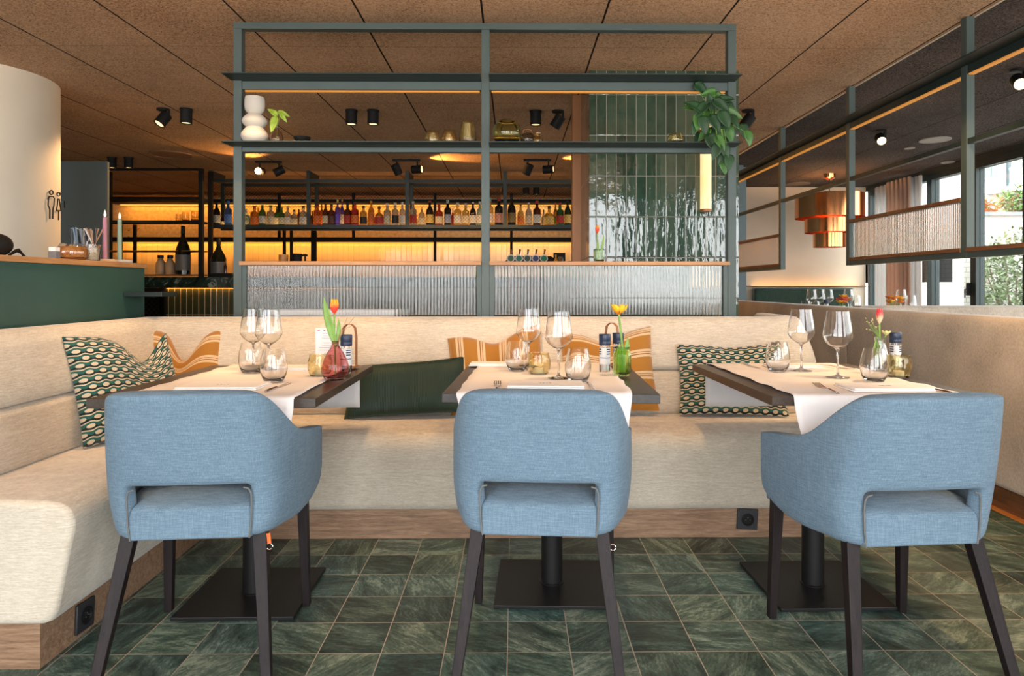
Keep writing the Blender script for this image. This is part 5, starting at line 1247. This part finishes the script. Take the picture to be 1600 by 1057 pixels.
gj = thing('glass_jar', 'glass jar of cream pebbles holding a bunch of sticks on the counter', 'jar', onc(141, XC - .06))
mk('glass', MB().lathe([(0, 0), (.036, 0), (.040, .004), (.044, .078), (.0425, .078), (.038, .006), (0, .005)], 32), m_glass, gj, 50)
mk('pebbles', MB().lathe([(0, .006), (.036, .007), (.041, .06), (.030, .066), (0, .068)], 24), plain('cream_pebbles', (.70, .58, .40), .8, .35, 90, .8, 90), gj)
R_ = random.Random(2)
GRP = ['white_straw', 'dark_straw', 'brown_straw']
mst = [plain('white_straw', (.62, .60, .58), .4), plain('dark_straw', (.03, .03, .035), .4), plain('brown_straw', (.38, .22, .14), .5), plain('blue_straw', (.22, .30, .38), .4)]
holder = thing('straw_bundle', 'fanned bundle of wrapped straws behind the glass bowl on the counter', 'straws', onc(122, XC - .19))
mk('cup', MB().lathe([(0, 0), (.035, 0), (.038, .075), (.036, .075), (.033, .004), (0, .003)], 24), m_amber_s, holder, 50)
for k in range(26):
    a = R_.uniform(0, 6.28); r0 = .024; t0 = (r0 * math.cos(a), r0 * math.sin(a), .006); a2 = math.radians(-90 + R_.uniform(-25, 25)) if k % 2 else math.radians(90 + R_.uniform(-25, 25))
    lean_ = R_.uniform(.01, .055); mk('straw', MB().tube([t0, (t0[0] + .02 * math.cos(a2), t0[1] + lean_ * math.sin(a2), .16 + R_.uniform(-.004, .006))], .0035, 6), mst[[0, 3, 0, 1][k % 4]], holder)
for k in range(22):
    a = R_.uniform(0, 6.28); t0 = Vector((.018 * math.cos(a), .018 * math.sin(a), .070)); lean_ = R_.uniform(-.055, .055)
    mk('stick', MB().tube([t0, t0 + Vector((R_.uniform(-.02, .02), lean_, .085 + R_.uniform(-.012, .006)))], .0035, 6), mst[[2, 1, 2, 0][k % 4]], gj)
pd_ = tag(mk('round_board', MB().lathe([(0, 0), (.055, 0), (.057, .003), (.057, .011), (.055, .013), (0, .013)], 40), plain('pale_wood', (.62, .42, .24), .6), None, 50), 'round pale wooden board under the pink candle', 'board'); pd_.location = onc(163, XC - .065)
pw = tag(mk('candle_plate', MB().lathe([(0, 0), (.052, 0), (.056, .004), (.056, .014), (.053, .016), (0, .015)], 40), m_ceramic, None, 50), 'thick round white plate under the green candle', 'plate'); pw.location = onc(188, XC - .065)
for px, c_, nm, hb_ in ((164, (.46, .19, .24), 'pink', .014), (187, (.27, .36, .27), 'sage green', .017)):
    q = onc(px, XC - .065); t = thing('taper_candle', '%s electric taper candle on the oak counter top' % nm, 'candle', (q.x, q.y, ZC + hb_), 0, 'taper candles on the counter')
    mk('wax', MB().lathe([(0, 0), (.0115, 0), (.0100, .205), (0, .207)], 24), plain(nm.replace(' ', '_') + '_wax', c_, .45), t, 50)
    mk('flame', MB().lathe([(0, .207), (.005, .212), (.0058, .219), (.003, .234), (0, .243)], 12), m_flame, t)
bg_ = thing('leather_pouch', 'black leather pouch with cord loops at the left end of the counter', 'bag', onc(2, XC - .10))
mk('body', MB().grid(lambda u, v: ((.04) * math.sin(math.pi * v) * math.cos(2 * math.pi * u), .07 * math.sin(math.pi * v) * math.sin(2 * math.pi * u) - .02, .045 - .045 * math.cos(math.pi * v)), 20, 12), m_blk_mat, bg_)
mk('cord', MB().tube([(.03, .0, .004), (.035, .03, .025), (.03, .055, .030), (.03, .085, .004)], .005, 8).tube([(.02, .02, .006), (.025, .05, .022), (.02, .08, .018), (.02, .105, .005)], .004, 8), m_black, bg_)

# ================================================================ ROOM ON THE RIGHT
q = PZ(1296, 272, CEIL)
pn = thing('copper_pendant', 'three tier polished copper drum pendant lamp', 'pendant lamp', (q.x, q.y, CEIL))
YP = q.y
def pz(py): return PY(1296, py, YP).z - CEIL
mk('canopy', MB().lathe([(0, -.001), (.075, -.001), (.068, -.05), (.03, -.075), (0, -.075)], 32), m_cop, pn)
mk('cord', MB().tube([(0, 0, -.075), (0, 0, pz(306))], .005, 8), m_blk_mat, pn)
for r, y0, y1 in ((.415, 305, 341), (.300, 335, 364), (.195, 361, 386.5)):
    z1, z0 = pz(y0), pz(y1)
    mk('copper_drum', MB().lathe([(r, z0), (r, z1), (r - .02, z1 + .002), (r - .02, z1 - .002), (r - .006, z1 - .004), (r - .006, z0)], 72), m_cop, pn, 50)
mk('spider', MB().box(-.412, .412, -.006, .006, pz(306) - .006, pz(306)).box(-.006, .006, -.412, .412, pz(306) - .006, pz(306)), m_cop, pn, 0)
for k in range(3):
    a = 2.1 * k; x, y = .12 * math.cos(a), .12 * math.sin(a)
    bl = mk('bulb', MB().lathe([(0, pz(340)), (.025, pz(338)), (.032, pz(334)), (.02, pz(328)), (0, pz(326))], 16, (x, y, 0)), m_lens_hot, pn)
L = D.lights.new('pendant_light', 'POINT'); L.energy = 22; L.color = (1, .58, .25); L.shadow_soft_size = .08
lo = D.objects.new('pendant_light', L); COL.objects.link(lo); lo.parent = pn; lo.location = (0, 0, pz(318))
# LED wash and green velvet bench back on the rear wall
L = D.lights.new('led_light', 'AREA'); L.shape = 'RECTANGLE'; L.size = 1.5; L.size_y = .03; L.energy = .9; L.color = (1, .46, .10)
vb = thing('velvet_banquette', 'green velvet banquette along the rear wall under the glowing ledge', 'bench', (4.0, 9.6, 0))
mk('backrest', MB().box(3.42, 4.84, 9.78, 9.92, .45, 1.10), m_velvet, vb, 60, .03, 3, world=True)
mk('seat', MB().box(3.42, 4.84, 9.25, 9.77, .12, .47), m_velvet, vb, 60, .03, 3, world=True); mk('plinth', MB().box(3.45, 4.82, 9.32, 9.9, 0, .12), m_rail, vb, 0, world=True)
lo = D.objects.new('led_light', L); COL.objects.link(lo); lo.location = (4.2, 9.90, 1.135); aim(lo, (0, .25, 1))
ls = tag(mk('led_strip', MB().box(3.43, 5.0, 9.945, 9.965, 1.131, 1.136), m_led_b, None, 0), 'glowing amber light strip on the ledge of the rear wall', 'light strip')
# curtains at the garden windows
def curtain(px0, px1, label, mat, X, amp, n):
    y0 = PX(px0, 448, X).y; y1 = PX(px1, 448, X).y
    t = mk('curtain', MB().grid(lambda u, v: (X + amp * math.sin(u * n * 6.283) * (.7 + .3 * v), y0 + (y1 - y0) * u + .01 * math.sin(u * n * 12.6), .02 + 2.46 * v), n * 12, 6), mat, None, 180, fix=False)
    s = t.modifiers.new('solidify', 'SOLIDIFY'); s.thickness = .004
    return tag(t, label, 'curtain', 'curtains at the garden windows')
def cloth_mat(name, col, tl):
    b = NB(name); t = b.t; d = b.n('BsdfDiffuse'); d.inputs[0].default_value = (*col, 1); tr = b.n('BsdfTranslucent'); tr.inputs[0].default_value = (*col, 1); mx = b.n('MixShader'); mx.inputs[0].default_value = tl
    t.links.new(d.outputs[0], mx.inputs[1]); t.links.new(tr.outputs[0], mx.inputs[2]); t.links.new(mx.outputs[0], t.nodes['Material Output'].inputs[0]); return b.m
m_cur = cloth_mat('rose_beige_curtain', (.78, .62, .52), .35); m_sheer = cloth_mat('white_sheer', (.88, .87, .86), .45)
curtain(1367, 1393, 'white sheer curtain left of the rose beige curtain', m_sheer, 4.98, .025, 4)
curtain(1385, 1424, 'rose beige curtain between the white sheers', m_cur, 4.90, .03, 6)
curtain(1416, 1441, 'white sheer curtain right of the rose beige curtain', m_sheer, 4.98, .03, 4)
# tables laid beyond the low wall
ZF = .84
def far_table(label, x, y):
    t = thing('far_table', label, 'table', (x, y, 0), 0, 'laid tables in the room beyond')
    mk('tabletop', MB().box(-.35, .35, -.35, .35, ZF - .03, ZF), m_table_b, t, 0, .002); mk('column', MB().cyl((0, 0, .012), .04, ZF - .043, 20), m_black, t); mk('base_plate', MB().box(-.2, .2, -.2, .2, .001, .012), m_black, t, 0)
    c_ = mk('table_cloth', MB().box(-.3, .3, -.352, .352, ZF + .0005, ZF + .003), m_linen, None, 0); c_.location = (x, y, 0)
    return tag(c_, 'white cloth on the %s' % label, 'tablecloth')
YT = 6.9
far_table('laid table beyond the low wall left of the rose curtain', PY(1305, 448, YT).x, YT)
far_table('laid table beyond the low wall before the rose curtain', PY(1405, 448, YT).x + .12, YT)
def onf(px, y): q = PY(px, 470, y); return Vector((q.x, y, ZF + .0035))
for px, y, nm in ((1268, 6.75, 'leftmost'), (1281, 6.9, 'second from left'), (1294, 7.0, 'third from left'), (1326, 7.0, 'right of the orange flowers'), (1408, 6.9, 'beside the flowers before the curtain')):
    again(w, onf(px, y), 'small distant wine glass beyond the low wall, ' + nm)['group'] = 'wine glasses on the far tables'
for px, y, nm in ((1259, 6.7, 'at the far left'), (1273, 6.65, 'between the left wine glasses'), (1337, 6.7, 'right of the orange flowers'), (1423, 6.75, 'farthest right before the white sheer')):
    c_ = again(t_, onf(px, y), 'small distant tumbler beyond the low wall, ' + nm); c_['group'] = 'tumblers on the far tables'; c_.scale = (1.15, 1.15, 1.6 if px > 1300 else 1.15)
def far_flowers(px, y, label, cols, seed):
    p = onf(px, y); t = thing('flower_vase', label, 'flower vase', p, 0, 'flower vases on the far tables'); r = random.Random(seed)
    mk('glass_vase', MB().lathe([(0, 0), (.032, 0), (.034, .09), (.031, .09), (.03, .006), (0, .005)], 20), m_glass, t, 50)
    for k in range(7):
        a = r.uniform(0, 6.28); q = (.065 * math.cos(a) * r.random() ** .4, .04 * math.sin(a), .155 + r.uniform(-.03, .035))
        mk('flower_head', petals(MB(), (0, 0, -.02), .026, .04, .6, 6, k), cols[k % len(cols)], t, 180, fix=False).location = q
        mk('stem', MB().tube([(0, 0, .01), (q[0] * .5, q[1] * .5, .09), (q[0], q[1], q[2] - .018)], .003, 5), m_stem, t)
m_or = plain('orange_petal', (.85, .22, .02), .5); m_rd = plain('red_petal', (.75, .06, .05), .5)
far_flowers(1315, 6.75, 'orange and red flowers in a glass on the far table', [m_or, m_rd, m_yellow], 1)
far_flowers(1397, 6.75, 'orange and yellow flowers in a glass before the rose curtain', [m_or, m_yellow], 2)
cl = tag(mk('candle_cup', MB().lathe([(0, 0), (.03, 0), (.034, .06), (.031, .06), (.028, .008), (0, .006)], 20), m_navy, None, 50), 'navy cup left of the orange flowers on the far table', 'cup'); cl.location = onf(1306, 6.68)
m_ = mill(onf(1291, 6.72), 'white labelled mill on the far table left of the orange flowers', m_salt)
del m_['group']
# ================================================================ OUTSIDE THE WINDOWS
def shrub(label, c, rx_, ry_, rz2, n, mats, leaf, seed, trunk=True, cat='shrub', extra=None):
    r = random.Random(seed); t = thing('garden_shrub', label, cat, c, 0, 'shrubs in the garden'); bs_ = [MB() for _ in mats]
    for k in range(n):
        while True:
            q = Vector((r.uniform(-1, 1), r.uniform(-1, 1), r.uniform(-1, 1)))
            if .25 < q.length < 1: break
        q = Vector((q.x * rx_, q.y * ry_, q.z * rz2 + rz2)); d = Vector((r.uniform(-1, 1), r.uniform(-1, 1), r.uniform(-.6, 1))).normalized(); s_ = d.cross(Vector((r.uniform(-1, 1), r.uniform(-1, 1), 1))).normalized(); L = leaf * r.uniform(.7, 1.3)
        bs_[k % len(mats) if r.random() < .4 else 0].add([q, q + d * L * .5 + s_ * L * .16, q + d * L, q + d * L * .5 - s_ * L * .16], [(0, 1, 2, 3)])
    for b, m in zip(bs_, mats): 
        if b.v: mk('foliage', b, m, t, 0, fix=False)
    tb = MB()
    for k in range(7):
        a = r.uniform(0, 6.28); tb.tube([(0, 0, 0), (rx_ * .3 * math.cos(a), ry_ * .3 * math.sin(a), rz2 * .7), (rx_ * .7 * math.cos(a), ry_ * .7 * math.sin(a), rz2 * r.uniform(1.1, 1.7))], [.03, .018, .006], 6)
    mk('branches', tb, plain('bark', (.20, .15, .10), .9), t)
m_ol = plain('olive_leaf', (.13, .18, .08), .6, .3, 3); m_ol2 = plain('silver_leaf', (.24, .29, .18), .6, .2, 3); m_gn = plain('garden_leaf', (.16, .30, .08), .6, .3, 3); m_rf = plain('russet_flower', (.60, .20, .07), .7)
q = PY(1584, 448, 11.0); shrub('silvery olive shrub against the white garden wall', (q.x, 11.0, -.05), .58, .45, 1.05, 2600, [m_ol, m_ol2], .11, 4)
q = PY(1592, 320, 12.6); shrub('green and russet bush on the bank above the garden wall, at right', (q.x + .06, 12.6, 2.3), .40, .4, .32, 700, [m_gn, m_rf, m_ol2], .12, 5)
q = PY(1530, 320, 12.6); shrub('russet flowering bush on the bank above the garden wall, at left', (q.x - .05, 12.6, 2.3), .30, .4, .22, 450, [m_rf, m_gn], .12, 6)
YH = 17.5
hs_ = thing('neighbour_house', 'white house with small paned windows above the garden wall', 'house', (12, YH, 0))
m_hw = plain('white_render', (.66, .65, .62), .9); m_hp = plain('house_pane', (.25, .33, .30), .15)
mk('walls', MB().box(8.3, 20, YH, YH + 5, 2.0, 9), m_hw, hs_, 0, world=True)
for px0, px1, py0, py1 in ((1536, 1556, 240, 278), (1581, 1602, 238, 268), (1499, 1509, 260, 285)):
    a = PY(px0, py1, YH); b_ = PY(px1, py0, YH)
    f = mk('window_frame', MB().box(a.x - .06, b_.x + .06, YH - .06, YH - .001, a.z - .06, b_.z + .06), m_hw, hs_, 0, world=True)
    g = MB(); nx, nz = 2, 2
    for i in range(nx):
        for j in range(nz):
            g.box(a.x + (b_.x - a.x) * (i + .06) / nx, a.x + (b_.x - a.x) * (i + .94) / nx, YH - .075, YH - .061, a.z + (b_.z - a.z) * (j + .06) / nz, a.z + (b_.z - a.z) * (j + .94) / nz)
    mk('pane', g, m_hp, f, 0, world=True)
a = PY(1578, 290, YH - .8); bl_ = MB(); x0 = a.x; zb_ = a.z; zt2 = PY(1578, 262, YH - .8).z
bl_.box(x0, x0 + 2.4, YH - .83, YH - .77, zt2 - .06, zt2).box(x0, x0 + 2.4, YH - .83, YH - .77, zb_, zb_ + .06)
for k in range(20): bl_.box(x0 + .12 * k, x0 + .12 * k + .03, YH - .81, YH - .79, zb_ + .06, zt2 - .06)
mk('balcony_railing', bl_, m_hw, hs_, 0, world=True); mk('balcony_floor', MB().box(x0, x0 + 2.4, YH - .83, YH - .001, zb_ - .12, zb_ - .001), m_hw, hs_, 0, world=True)
mk('drainpipe', MB().box(PY(1574, 250, YH - .05).x, PY(1576.5, 250, YH - .05).x, YH - .09, YH - .01, 2, 7), m_bluegrey, hs_, 0, world=True)
